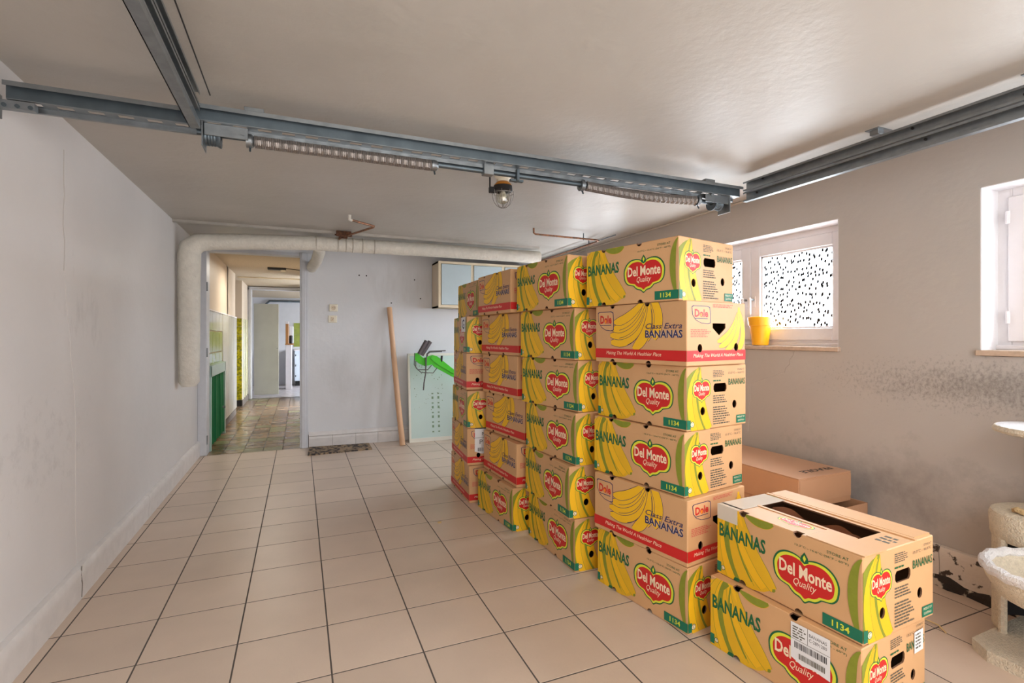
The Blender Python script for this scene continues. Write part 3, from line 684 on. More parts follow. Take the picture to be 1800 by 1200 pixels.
b = MB(); b.box(lx - .085, lx - .05, ly - .012, ly + .012, ZC - .13, ZC - .095, 'black', .004); b.tube([(lx - .08, ly, ZC - .11), (lx - .08, ly, ZC)], .005, 'black', 6).build('cable_gland', lm)

# ------------------------------------------------------------------ back wall things
oc = thing('wall_outlet', (.345, YB, 1.49), 'small cream socket outlet on the back wall, above the light switch', 'outlet')
MB().box(.300, .390, YB - .012, YB, 1.49, 1.57, 'cream_plastic', .004).build('plate', oc)
MB().lathe([(.012, -.001), (.026, 0), (.026, .004), (.020, .0045), (.018, .002), (0, .002)], (.345, YB - .011, 1.53), 'cab_side', 18, Matrix.Rotation(R(90), 3, 'X')).build('socket_ring', oc, True)
for dx in (-.008, .008): MB().tube([(.345 + dx, YB - .015, 1.53), (.345 + dx, YB - .0162, 1.53)], .0035, 'black', 8).build('pin_hole', oc)
sw = thing('light_switch', (.335, YB, 1.37), 'cream rocker light switch on the back wall, below the outlet', 'switch')
MB().box(.290, .382, YB - .012, YB, 1.365, 1.445, 'cream_plastic', .004).build('plate', sw)
MB().box(.318, .352, YB - .02, YB - .010, 1.38, 1.43, 'cab_side', .003).build('rocker', sw)
MB().tube([(.345, YB - .021, 1.415), (.33, YB - .021, 1.392)], .0016, 'black', 4).build('mark', sw)
for (x, z) in ((.62, 1.905), (.70, 1.903), (1.25, 1.88), (.98, 1.6), (1.32, 1.66)):
    MB().tube([(x, YB + .001, z), (x, YB - .001, z)], .008, 'slot_dark', 8).build('drill_hole', wbk)
# wall cabinet
wc = thing('wall_cabinet', (2.05, 5.82, 1.55), 'cream wall cabinet with pale blue doors behind the boxes', 'cabinet')
cx0, cx1, cy0, cz0, cz1 = 1.46, 2.66, 5.66, 1.545, 2.075
b = MB(); b.box(cx0, cx0 + .02, cy0, YB, cz0, cz1, 'cab_side').box(cx1 - .02, cx1, cy0, YB, cz0, cz1, 'cab_side').box(cx0, cx1, cy0, YB, cz0, cz0 + .02, 'cab_side').box(cx0, cx1, cy0, YB, cz1 - .02, cz1, 'cab_side').box(cx0, cx1, YB - .01, YB, cz0, cz1, 'cab_side')
b.build('body', wc)
b = MB(); e = .028; yf = cy0 - .018
b.box(cx0, cx1, yf, cy0, cz0, cz0 + e, 'cream_wood').box(cx0, cx1, yf, cy0, cz1 - e, cz1, 'cream_wood')
for k in range(4): xx = cx0 + (cx1 - cx0 - .03) * k / 3; b.box(xx, xx + .03, yf, cy0, cz0 + e, cz1 - e, 'cream_wood')
b.build('face_frame', wc)
for k in range(3):
    xa = cx0 + (cx1 - cx0 - .03) * k / 3 + .03 + .004; xb = cx0 + (cx1 - cx0 - .03) * (k + 1) / 3 - .004
    d_ = MB().box(xa, xb, yf - .008, yf + .006, cz0 + e + .004, cz1 - e - .004, 'pale_blue', .002).build('door', wc)
    MB().box(xb - .02, xb - .010, yf - .02, yf - .008, cz0 + .06, cz0 + .14, 'grey_metal', .002).build('handle', d_)
# glass board leaning on the wall
gb = thing('glass_board', (1.45, 5.85, 0), 'pale greenish glass board with faint markings leaning on the back wall', 'board')
mt = Matrix.Translation((1.15, 5.76, .0)) @ Matrix.Rotation(R(-6), 4, 'X')
MB().box(.025, .80, .0, .012, .04, 1.0, 'panel', .002, mt).build('glass_sheet', gb)
b = MB(); b.box(0, .025, -.005, .018, 0, 1.02, 'panel_edge', .002, mt).box(.80, .825, -.005, .018, 0, 1.02, 'panel_edge', .002, mt).box(0, .825, -.006, .02, 0, .045, 'panel_edge', .002, mt).box(0, .825, -.005, .018, .99, 1.02, 'panel_edge', .002, mt)
b.build('frame', gb)
random.seed(5); b = MB()
for i in range(60):
    xx = .06 + random.random() * .35; zz = .35 + random.random() * .55; s = .003 + random.random() * .006
    b.box(xx, xx + s, -.0008, .0, zz, zz + s * 1.3, 'panel_ink', 0, mt)
for cxx in (.27, .34):
    for i in range(9): b.box(cxx, cxx + .022, -.0008, .0, .10 + i * .055, .115 + i * .055 + (.014 if i % 2 else 0), 'panel_ink', 0, mt)
b.build('print', gb)['kind'] = 'stuff'
# pole
MB().tube([(1.055, 5.655, .002), (1.02, 5.73, .45), (.985, 5.82, 1.0), (.952, 5.915, 1.545)], [.031, .031, .030, .029], 'wood_pole', 16).build('wooden_pole', None, True)
tag(bpy.data.objects['wooden_pole'], 'long round beech pole leaning against the back wall', 'pole')
# doormat
dm = MB().prism([(.075, 5.53), (.715, 5.575), (.715, 5.865), (.095, 5.90)], .0, .016, 'mat_fibre', 'z').build('doormat')
tag(dm, 'brown speckled fibre doormat on the tiles by the back wall', 'doormat')
# green cycling carrier hung on the board
gt = thing('bike_rack_arm', (1.45, 5.70, .80), 'bright green plastic bracket arm with grey grips and wire basket', 'bracket')
arm = [(1.1919, 1.0209), (1.1919, 0.9504), (1.2468, 0.9043), (1.3054, 0.8772), (1.3447, 0.8828), (1.3908, 0.8948), (1.4239, 0.8615), (1.6462, 0.7373), (1.7495, 0.6809), (1.7495, 0.7408), (1.6462, 0.8299), (1.4505, 0.9849), (1.3974, 1.002), (1.3513, 0.9864), (1.2923, 0.9647), (1.2533, 1.0008), (1.2209, 1.0269)]
b = MB(); b.prism(arm, 5.66, 5.70, 'green_plastic', 'y').build('arm', gt)
b = MB(); q = [(1.371, 0.9602), (1.3974, 0.9922), (1.4505, 0.9784), (1.6462, 0.8233), (1.6462, 0.777), (1.4505, 0.8936)]
b.prism(q, 5.648, 5.66, 'green_plastic', 'y').build('arm_rib', gt)
for (x0, z0, x1, z1, y) in ((1.2403, 1.0138, 1.325, 1.1615, 5.655), (1.2728, 1.0005, 1.371, 1.1549, 5.675)):
    MB().tube([(x0, y, z0), (x1, y, z1)], [.024, .026], 'grey_metal', 12).build('grip', gt, True)
def wirepath(pts, y): return [(x, y, z) for x, z in pts]
MB().tube(wirepath([(1.1887, 1.0273), (1.1823, 0.8993), (1.208, 0.8538), (1.2598, 0.8074), (1.3974, 0.7971), (1.4439, 0.8546)], 5.645), .005, 'grey_metal', 6).build('basket_wire', gt, True)
MB().tube(wirepath([(1.2145, 0.9435), (1.2145, 0.8665), (1.2403, 0.8337), (1.3513, 0.8308), (1.3974, 0.8817)], 5.715), .005, 'grey_metal', 6).build('basket_wire', gt, True)
MB().tube(wirepath([(1.3185, 0.864), (1.325, 1.0127), (1.3578, 1.0447), (1.5444, 1.0492)], 5.65), .006, 'grey_metal', 6).build('basket_wire', gt, True)
MB().tube(wirepath([(1.3447, 0.9476), (1.3513, 1.0123), (1.3776, 1.0315), (1.5174, 1.0363)], 5.71), .005, 'grey_metal', 6).build('basket_wire', gt, True)
MB().tube(wirepath([(1.3119, 0.9741), (1.3119, 0.7995), (1.2923, 0.6903), (1.2858, 0.6066)], 5.64), .007, 'grey_metal', 8).build('stay_rod', gt, True)
MB().tube([(1.4973, 5.64, 0.9907), (1.4973, 5.66, 0.9187)], .012, 'black', 8).build('screw_knob', gt)
# the arm stands on a foot behind the boxes
MB().tube([(1.7426, 5.68, 0.7144), (1.86, 5.68, .5), (1.86, 5.66, .012)], .018, 'grey_metal', 10).box(1.74, 1.98, 5.55, 5.74, 0, .02, 'grey_metal', .005).build('stand', gt, True)

# ------------------------------------------------------------------ banana cartons
BL, BW, BH, PITCH = .548, .398, .2700, .2724
_txt = {}
def text_tris(s, bold=0.0, shear=0.0):
    key = (s, bold, shear)
    if key in _txt: return _txt[key]
    cu = bpy.data.curves.new('t', 'FONT'); cu.body = s; cu.size = 1; cu.resolution_u = 2; cu.offset = bold; cu.shear = shear
    ob = bpy.data.objects.new('t', cu); col.objects.link(ob)
    dg = bpy.context.evaluated_depsgraph_get(); dg.update()
    me = bpy.data.meshes.new_from_object(ob.evaluated_get(dg)); me.calc_loop_triangles()
    tr = [[(me.vertices[i].co.x, me.vertices[i].co.y) for i in t.vertices] for t in me.loop_triangles]
    bpy.data.objects.remove(ob); bpy.data.curves.remove(cu); bpy.data.meshes.remove(me)
    xs = [p[0] for t in tr for p in t]; yz = [p[1] for t in tr for p in t]
    _txt[key] = (tr, min(xs), max(xs), min(yz), max(yz)); return _txt[key]
def clip_half(poly, a, b, c):          # keep a x + b y <= c
    out = []
    for i in range(len(poly)):
        p, q = poly[i], poly[(i + 1) % len(poly)]
        dp = a * p[0] + b * p[1] - c; dq = a * q[0] + b * q[1] - c
        if dp <= 0: out.append(p)
        if dp * dq < 0:
            t = dp / (dp - dq); out.append((p[0] + (q[0] - p[0]) * t, p[1] + (q[1] - p[1]) * t))
    return out
class Face:
    """flat print on one carton side; x, y in fractions of the side"""
    def __init__(s, w, h, mapf, holes):
        s.w, s.h, s.map = w, h, mapf; s.mb = MB(); s.layer = 0; s.holes = holes
    def tris(s, tris, m):
        s.layer += 1; off = .0004 + s.layer * .00004
        vs = []; fs = []
        for t in tris:
            t = [(max(-9, p[0]), p[1]) for p in t]
            for (a, b, c) in ((-1, 0, 0), (1, 0, s.w), (0, -1, 0), (0, 1, s.h)):
                t = clip_half(t, a, b, c)
                if len(t) < 3: break
            if len(t) < 3: continue
            pieces = [t]
            for hole in s.holes:
                hx = [p[0] for p in hole]; hy = [p[1] for p in hole]; nxt = []
                for pc in pieces:
                    if max(p[0] for p in pc) < min(hx) or min(p[0] for p in pc) > max(hx) or max(p[1] for p in pc) < min(hy) or min(p[1] for p in pc) > max(hy):
                        nxt.append(pc); continue
                    rem = pc
                    for i in range(len(hole)):          # hole is counter clockwise and convex
                        p, q = hole[i], hole[(i + 1) % len(hole)]
                        a, b = q[1] - p[1], -(q[0] - p[0]); c = a * p[0] + b * p[1]
                        o = clip_half(rem, -a, -b, -c)
                        if len(o) >= 3: nxt.append(o)
                        rem = clip_half(rem, a, b, c)
                        if len(rem) < 3: break
                pieces = nxt
            for pc in pieces:
                b0 = len(vs); vs += [s.map(p[0], p[1], off) for p in pc]; fs.append(tuple(range(b0, b0 + len(pc))))
        if fs: s.mb.add(vs, fs, m)
    def poly(s, pts, m):
        P = [(p[0] * s.w, p[1] * s.h) for p in pts]
        tr = tessellate_polygon([[Vector((a, b, 0)) for a, b in P]])
        s.tris([[P[i] for i in t] for t in tr], m)
    def rect(s, x0, y0, x1, y1, m): s.poly([(x0, y0), (x1, y0), (x1, y1), (x0, y1)], m)
    def text(s, st, x0, y0, x1, y1, m, bold=.0, shear=0.):
        tr, a, b, c, d = text_tris(st, bold, shear)
        f = lambda p: ((x0 + (p[0] - a) / (b - a) * (x1 - x0)) * s.w, (y0 + (p[1] - c) / (d - c) * (y1 - y0)) * s.h)
        s.tris([[f(p) for p in t] for t in tr], m)
    def bez(s, p, n=12):
        out = []
        for i in range(n + 1):
            t = i / n; u = 1 - t
            c = [u**3 * p[0][k] + 3*u*u*t * p[1][k] + 3*u*t*t * p[2][k] + t**3 * p[3][k] for k in (0, 1)]
            out.append((c[0] * s.w, c[1] * s.h))
        return out
    def ribbon(s, P, ws, m):
        L_ = []; R_ = []; n = len(P)
        for i, p in enumerate(P):
            q0 = P[max(0, i - 1)]; q1 = P[min(n - 1, i + 1)]; dx, dy = q1[0] - q0[0], q1[1] - q0[1]; l = math.hypot(dx, dy) or 1
            nx, ny = -dy / l, dx / l; w = ws[i]; L_.append((p[0] + nx * w, p[1] + ny * w)); R_.append((p[0] - nx * w, p[1] - ny * w))
        tr = []
        for i in range(n - 1): tr += [[L_[i], R_[i], R_[i + 1]], [L_[i], R_[i + 1], L_[i + 1]]]
        s.tris(tr, m)
    def finger(s, p, w, fill, line, lw=.0016, w0=.25, w1=.35):
        P = s.bez(p, 14); n = len(P)
        prof = [w * (w0 + (1 - w0) * math.sin(min(1, i / (n - 1) * 1.7) * math.pi / 2)) if i / (n - 1) < .75 else w * (1 - (1 - w1) * ((i / (n - 1) - .75) / .25) ** 2) for i in range(n)]
        s.ribbon(P, [a + lw for a in prof], line); s.ribbon(P, prof, fill)
    def line(s, p, lw, m, n=10): P = s.bez(p, n); s.ribbon(P, [lw] * len(P), m)
    def blob(s, cx, cy, sx, sy, prof, m, n=3):
        pts = prof + [(-a, b) for a, b in prof[-2:0:-1]]; out = []
        k = len(pts)
        for i in range(k):
            p0, p1, p2, p3 = pts[i - 1], pts[i], pts[(i + 1) % k], pts[(i + 2) % k]
            for j in range(n):
                t = j / n
                c = [.5 * (2*p1[q] + (p2[q]-p0[q])*t + (2*p0[q]-5*p1[q]+4*p2[q]-p3[q])*t*t + (-p0[q]+3*p1[q]-3*p2[q]+p3[q])*t**3) for q in (0, 1)]
                out.append((cx + c[0] * sx, cy + c[1] * sy))
        s.poly(out, m)
    def dots(s, x0, y0, x1, y1, rows, m, h=.5):          # tiny unreadable copy
        for r in range(rows):
            ya = y1 - (y1 - y0) * (r + h) / rows; x = x0; tr = []
            yb = y1 - (y1 - y0) * r / rows; end = x0 + (x1 - x0) * random.uniform(.7, 1)
            while x < end:
                xe = min(x + random.uniform(.015, .05), end)
                a, b, c, d = (x * s.w, ya * s.h), (xe * s.w, ya * s.h), (xe * s.w, yb * s.h), (x * s.w, yb * s.h)
                tr += [[a, b, c], [a, c, d]]; x = xe + .008
            s.tris(tr, m)

HEART = [(0, .68), (.13, .84), (.38, .93), (.66, .88), (.88, .66), (1.0, .32), (1.0, -.02), (.95, -.30), (.82, -.50), (.64, -.57), (.51, -.61), (.43, -.72), (.31, -.83), (.14, -.89), (0, -1.03)]
def fruit_logo(F, x0, x1, y0, y1, size=1):
    cx, cy, sx, sy = (x0 + x1) / 2, (y0 + y1) / 2, (x1 - x0) / 2, (y1 - y0) / 2
    F.blob(cx, cy, sx, sy, HEART, 'dkgreen'); F.blob(cx, cy, sx * .95, sy * .93, HEART, 'lime'); F.blob(cx, cy, sx * .86, sy * .81, HEART, 'red')
    F.poly([(cx, cy + sy * 1.12), (cx - sx * .10, cy + sy * .92), (cx - sx * .13, cy + sy * .72), (cx, cy + sy * .62), (cx + sx * .13, cy + sy * .72), (cx + sx * .10, cy + sy * .92)], 'dkgreen')
    F.poly([(cx, cy + sy * 1.0), (cx - sx * .05, cy + sy * .86), (cx, cy + sy * .70), (cx + sx * .05, cy + sy * .86)], 'lime')
    F.text('Del Monte', cx - sx * .80, cy - sy * .06, cx + sx * .80, cy + sy * .50, 'cream', bold=.026)
    F.text('Quality', cx - sx * .34, cy - sy * .50, cx + sx * .36, cy - sy * .10, 'cream', shear=.35)
SH = .0155                                              # vent hole radius in metres
def ngon(cx, cy, rx, ry, n=12): return [(cx + rx * math.cos(2 * math.pi * i / n), cy + ry * math.sin(2 * math.pi * i / n)) for i in range(n)]
FRONT_H = [(.215, 1), (.615, 1), (.215, 0), (.625, 0)]
def front_holes(): return [ngon(a * BL, b * BH, SH, SH) for a, b in FRONT_H]
END = {'dm': dict(hand=(.43, .57, .65, .71), vents=((.25, .29), (.79, .35))), 'dl': dict(hand=(.42, .47, .64, .66), vents=((.21, .27), (.83, .28)))}
def hand_poly(k):
    x0, y0, x1, y1 = END[k]['hand']; W_, H_ = BW, BH
    if k == 'dm': pts = [(x0 + .02, y0), (x1 - .02, y0), (x1, y0 + .04), (x1, y1 - .04), (x1 - .02, y1), (x0 + .02, y1), (x0, y1 - .04), (x0, y0 + .04)]
    else: pts = [((x0 + x1) / 2, y0), (x1, (y0 + y1) / 2 + .02), (x1, y1), (x0, y1), (x0, (y0 + y1) / 2 + .02)]
    return [(a * W_, b * H_) for a, b in pts]
def end_holes(k): return [hand_poly(k)] + [ngon(a * BW, b * BH, .0150, .0180) for a, b in END[k]['vents']]
fmap = lambda a, b, o: (-o, BL - a, b)
emap = lambda a, b, o: (a, -o, b)
def dm_front():
    F = Face(BL, BH, fmap, front_holes())
    # bunch hanging from the top left corner
    F.poly([(0, 0), (0, .93), (.06, 1), (.19, 1), (.21, .80), (.29, .50), (.38, .26), (.44, .12), (.38, .04), (.30, .0)], 'yel')
    F.finger([(.13, 1.03), (.02, .85), (-.03, .45), (.05, -.05)], .030, 'yel', 'olive', w0=.7, w1=.9)
    F.finger([(.14, 1.04), (.06, .80), (.03, .35), (.16, -.06)], .026, 'yel2', 'olive', w0=.5, w1=1.)
    F.finger([(.15, 1.02), (.10, .75), (.13, .35), (.27, .0)], .027, 'yel', 'olive', w0=.5, w1=.9)
    F.finger([(.17, 1.02), (.16, .75), (.24, .38), (.38, .09)], .026, 'yel2', 'olive', w0=.5, w1=.6)
    F.finger([(.19, 1.02), (.20, .75), (.31, .42), (.455, .13)], .024, 'yel', 'olive', w0=.5, w1=.6)
    F.ribbon(F.bez([(.12, 1.0), (.055, .72), (.06, .38), (.19, -.02)]), [.006 + .006 * math.sin(i / 12 * 3.1) for i in range(13)], 'olive')
    F.ribbon(F.bez([(.17, .97), (.13, .7), (.17, .4), (.29, .10)]), [.0035] * 13, 'olive')
    F.ribbon(F.bez([(.14, 1.0), (.12, .95), (.10, .9), (.085, .83)]), [.012, .012, .012, .011, .011, .010, .010, .009, .008, .007, .006, .004, .002], 'olive')
    F.ribbon(F.bez([(.18, 1.0), (.185, .95), (.20, .88), (.215, .80)]), [.010, .010, .010, .009, .009, .008, .008, .007, .006, .005, .004, .003, .002], 'yel2')
    F.poly([(.443, .10), (.458, .105), (.468, .13), (.462, .155), (.445, .14)], 'olive')
    F.finger([(.22, 1.03), (.28, .95), (.36, .90), (.45, .985)], .014, 'olive', 'yel', w0=.4, w1=.3)
    F.poly([(.14, .0), (.15, .045), (.18, .055), (.21, .035), (.22, .0)], 'dkgreen')
    F.text('BANANAS', .018, .55, .395, .745, 'dkgreen', bold=.030)
    fruit_logo(F, .452, .874, .17, .76)
    F.text('STORE AT', .80, .895, .925, .93, 'dkgreen'); F.text('13.3\u00b0C - 16.6\u00b0C (56\u00b0F - 60\u00b0F)', .60, .835, .925, .87, 'dkgreen')
    F.poly([(.885, .145), (.895, .15), (.895, .165), (.885, .16)], 'grey_ink')
    F.ribbon(F.bez([(.995, .97), (.93, .85), (.93, .30), (.99, .06)], 14), [.002 + .013 * math.sin(i / 14 * math.pi) for i in range(15)], 'olive')
    F.rect(.775, .03, 1.0, .17, 'label_green'); F.text('1134', .83, .062, .93, .138, 'lime', bold=.02)
    F.rect(.0, .03, .035, .17, 'label_green')
    F.poly([(.052 + .017 * math.cos(i * .524), .10 + .07 * .5 * math.sin(i * .524)) for i in range(12)], 'dkgreen')
    F.poly([(.052 + .013 * math.cos(i * .524), .10 + .027 * math.sin(i * .524)) for i in range(12)], 'cream')
    F.text('C', .045, .083, .059, .117, 'dkgreen')
    return F.mb
def dm_end():
    F = Face(BW, BH, emap, end_holes('dm'))
    F.ribbon(F.bez([(.19, .95), (-.06, .75), (-.04, .25), (.04, .05)], 14), [.006 + .030 * math.sin(i / 14 * math.pi) for i in range(15)], 'olive')
    F.finger([(.195, .97), (.02, .72), (.03, .25), (.15, -.06)], .022, 'yel2', 'olive', w0=.25, w1=.9)
    F.finger([(.20, .97), (.10, .72), (.13, .28), (.25, -.06)], .022, 'yel', 'olive', w0=.25, w1=.9)
    F.finger([(.205, .97), (.18, .72), (.22, .30), (.36, .0)], .022, 'yel2', 'olive', w0=.25, w1=.8)
    F.ribbon(F.bez([(.20, .93), (.12, .66), (.15, .3), (.28, .0)]), [.0035 + .003 * math.sin(i / 12 * 3.1) for i in range(13)], 'olive')
    F.poly([(.18, .93), (.21, .93), (.215, .98), (.185, .98)], 'olive')
    fruit_logo(F, .085, .385, .43, .80)
    F.dots(.42, .80, .62, .92, 5, 'grey_ink'); F.dots(.42, .735, .60, .765, 1, 'dkgreen', .7)
    F.dots(.42, .38, .66, .52, 4, 'grey_ink'); F.dots(.42, .04, .70, .34, 8, 'grey_ink')
    F.text('BANANAS', .68, .67, .975, .775, 'dkgreen', bold=.01)
    F.text('STORE AT', .84, .905, .96, .935, 'grey_ink'); F.text('13.3\u00b0C - 16.6\u00b0C', .68, .85, .96, .885, 'grey_ink')
    F.rect(.82, .035, .985, .165, 'label_green'); F.text('PRODUCT OF', .84, .115, .965, .145, 'cream'); F.text('GUATEMALA', .845, .06, .96, .09, 'cream')
    F.rect(.0, .03, .055, .17, 'label_green')
    F.poly([(.08 + .032 * math.cos(i * .4488), .10 + .046 * math.sin(i * .4488)) for i in range(14)], 'dkgreen')
    F.poly([(.08 + .026 * math.cos(i * .4488), .10 + .037 * math.sin(i * .4488)) for i in range(14)], 'cream')
    F.text('C', .068, .075, .092, .125, 'dkgreen')
    return F.mb
def dole_badge(F, x0, y0, x1, y1):
    w, h = x1 - x0, y1 - y0
    def shp(k):
        pts = [(.02, .93), (.10, .99), (.85, .99), (.97, .92), (1.0, .45), (.99, .06), (.85, .02), (.50, .06), (.22, .22), (.05, .5)]
        return [(x0 + w * (.5 + (a - .5) * k), y0 + h * (.5 + (b - .5) * k)) for a, b in pts]
    F.poly(shp(1.0), 'navy'); F.poly(shp(.93), 'card')
    F.text('Dole', x0 + w * .17, y0 + h * .38, x0 + w * .86, y0 + h * .80, 'red', bold=.035)
    cx, cy = x0 + w * .50, y0 + h * .50
    F.poly([(cx + w * .055 * math.cos(i * .785), cy + h * .10 * math.sin(i * .785)) for i in range(8)], 'orange_ink')
    F.rect(x0 + w * .18, y0 + h * .29, x0 + w * .84, y0 + h * .325, 'navy')
def dl_front():
    F = Face(BL, BH, fmap, front_holes())
    lw = .0022; K = dict(lw=lw, fill='yel2', line='navy')
    F.finger([(.64, 1.04), (.66, .80), (.68, .62), (.60, .40)], .022, w0=.8, w1=.7, **K)
    F.finger([(.68, 1.04), (.74, .85), (.76, .65), (.68, .42)], .022, w0=.8, w1=.7, **K)
    F.finger([(.62, 1.0), (.64, .60), (.60, .40), (.46, .24)], .025, w0=.6, w1=.4, **K)
    F.finger([(.60, 1.0), (.55, .55), (.44, .33), (.20, .345)], .026, w0=.5, w1=.35, **K)
    F.finger([(.59, 1.0), (.53, .65), (.42, .45), (.19, .47)], .024, w0=.5, w1=.35, **K)
    F.finger([(.58, 1.0), (.50, .75), (.38, .57), (.21, .58)], .022, w0=.5, w1=.35, **K)
    F.finger([(.57, 1.02), (.48, .86), (.36, .70), (.235, .70)], .020, w0=.5, w1=.35, **K)
    for q in ([(.56, .92), (.50, .72), (.42, .60), (.30, .56)], [(.58, .85), (.54, .62), (.44, .46), (.30, .42)], [(.60, .75), (.56, .5), (.50, .38), (.40, .31)], [(.66, .9), (.68, .75), (.68, .62), (.64, .5)]):
        F.line(q, .0011, 'navy')
    dole_badge(F, .027, .54, .235, .90)
    F.rect(0, .07, 1, .235, 'red'); F.text('Making The World A Healthier Place', .14, .115, .76, .195, 'cream', shear=.3)
    F.text('Class Extra', .60, .575, .96, .665, 'navy', bold=.006, shear=.3)
    F.text('BANANAS', .595, .43, .965, .555, 'cream', bold=.05); F.text('BANANAS', .595, .43, .965, .555, 'navy', bold=.028)
    return F.mb
def dl_end():
    F = Face(BW, BH, emap, end_holes('dl')); K = dict(lw=.0016, fill='yel2', line='navy')
    F.finger([(.86, .84), (.80, .58), (.68, .42), (.50, .37)], .015, w0=.5, w1=.35, **K)
    F.finger([(.87, .84), (.84, .54), (.72, .34), (.53, .29)], .015, w0=.5, w1=.35, **K)
    F.finger([(.88, .86), (.90, .50), (.80, .28), (.64, .24)], .015, w0=.5, w1=.35, **K)
    F.finger([(.89, .86), (.99, .55), (.96, .32), (.86, .24)], .017, w0=.5, w1=.5, **K)
    F.poly([(.855, .82), (.90, .82), (.895, .93), (.865, .93)], 'yel2')
    dole_badge(F, .07, .64, .385, .93)
    F.dots(.06, .43, .40, .56, 5, 'red_soft'); F.dots(.42, .90, .80, .96, 3, 'red_soft')
    F.rect(0, .07, 1, .235, 'red'); F.text('Making The World A Healthier Place', .10, .115, .95, .185, 'cream', shear=.3)
    return F.mb
def carton_body(kind, open_top=False):
    t = .005
    def to_obj(mb, nm): o = bpy.data.objects.new(nm, mb.mesh(nm)); col.objects.link(o); return o
    b = MB().box(0, BW, 0, BL, 0, BH, 'card', .003); base = to_obj(b, 'carton')
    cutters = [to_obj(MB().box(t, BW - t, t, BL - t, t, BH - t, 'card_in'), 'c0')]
    c = MB()
    for a, z in FRONT_H:
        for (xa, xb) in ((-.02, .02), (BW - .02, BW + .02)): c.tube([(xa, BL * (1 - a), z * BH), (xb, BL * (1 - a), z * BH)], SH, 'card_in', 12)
    cutters.append(to_obj(c, 'c1'))
    c = MB()
    for (ya, yb) in ((-.02, .02),):
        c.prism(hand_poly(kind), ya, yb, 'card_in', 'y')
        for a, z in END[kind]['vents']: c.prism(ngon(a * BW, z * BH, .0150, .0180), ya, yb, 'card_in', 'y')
    cutters.append(to_obj(c, 'c2'))
    if open_top: cutters.append(to_obj(MB().box(.135, .265, .09, .46, BH - .02, BH + .02, 'card_in'), 'c3'))
    for c in cutters:
        m = base.modifiers.new('b', 'BOOLEAN'); m.operation = 'DIFFERENCE'; m.solver = 'EXACT'; m.object = c; m.material_mode = 'TRANSFER'
    dg = bpy.context.evaluated_depsgraph_get(); dg.update()
    me = bpy.data.meshes.new_from_object(base.evaluated_get(dg)); me.name = 'carton'
    for o in cutters + [base]: bpy.data.objects.remove(o)
    return me
random.seed(21)
bodies = {'dm': carton_body('dm'), 'dl': carton_body('dl'), 'top': carton_body('dm', True)}
fr = {'dm': dm_front().mesh('front_print'), 'dl': dl_front().mesh('front_print')}
en = {'dm': dm_end().mesh('end_print'), 'dl': dl_end().mesh('end_print')}
def child(name, me, par, loc=(0, 0, 0), rz=0):
    o = bpy.data.objects.new(name, me); col.objects.link(o); o.parent = par; o.location = loc; o.rotation_euler = (0, 0, rz); return o
ORD = ['bottom box', 'second box up', 'third box up', 'fourth box up', 'fifth box up', 'top box']
STN = {'1': 'farthest stack', '2': 'second farthest stack', '3': 'middle stack', '4': 'nearest tall stack'}
KN = {'dm': 'red crested green and yellow banana carton', 'dl': 'red banded navy lettered banana carton'}
BOX = [('4',0,1.450,1.612,0.150,'dm'),('4',1,1.450,1.615,0.185,'dl'),('4',2,1.462,1.645,0.172,'dm'),('4',3,1.475,1.647,0.149,'dm'),('4',4,1.452,1.622,0.166,'dl'),('4',5,1.452,1.668,0.216,'dm'),
 ('5',0,1.558,0.994,0.110,'dm'),('5',1,1.573,1.000,0.056,'top'),
 ('3',0,1.302,2.268,0.014,'dm'),('3',1,1.275,2.278,-0.005,'dm'),('3',2,1.308,2.268,0.056,'dm'),('3',3,1.333,2.285,0.141,'dm'),('3',4,1.308,2.279,0.116,'dm'),('3',5,1.262,2.271,0.084,'dm'),
 ('2',0,1.214,2.880,0.069,'dm'),('2',1,1.240,2.880,0.037,'dl'),('2',2,1.292,2.876,0.107,'dl'),('2',3,1.260,2.915,0.064,'dl'),('2',4,1.262,2.905,0.090,'dl'),('2',5,1.203,2.889,0.041,'dl'),
 ('1',0,1.134,3.505,-0.041,'dl'),('1',1,1.122,3.512,-0.078,'dl'),('1',2,1.122,3.512,-0.091,'dm'),('1',3,1.130,3.560,-0.118,'dl'),('1',4,1.130,3.550,-0.116,'dm'),('1',5,1.215,3.545,-0.026,'dm')]
boxes = {}
for (st, lv, x, y, r, k) in BOX:
    kk = 'dm' if k == 'top' else k
    lab = '' if st == '5' else '%s, %s of the %s' % (KN[kk], ORD[lv], STN[st])
    if (st, lv) == ('1', 1): lab = 'red banded carton with white shipping label, second box up of the farthest stack'
    if (st, lv) == ('1', 4): lab = 'red crested banana carton with white sticker, fifth box up of the farthest stack'
    if (st, lv) == ('5', 0): lab = 'banana carton with barcode sticker over its red crest, lower box of the front pair'
    if (st, lv) == ('5', 1): lab = 'banana carton with open top showing brown paper, upper box of the front pair'
    t = thing('banana_box', (x, y, lv * PITCH + .0004), lab, 'box', 'printed banana cartons', r)
    child('carton_body', bodies[k], t); child('front_print', fr[kk], t); child('end_print', en[kk], t)
    boxes[(st, lv)] = t
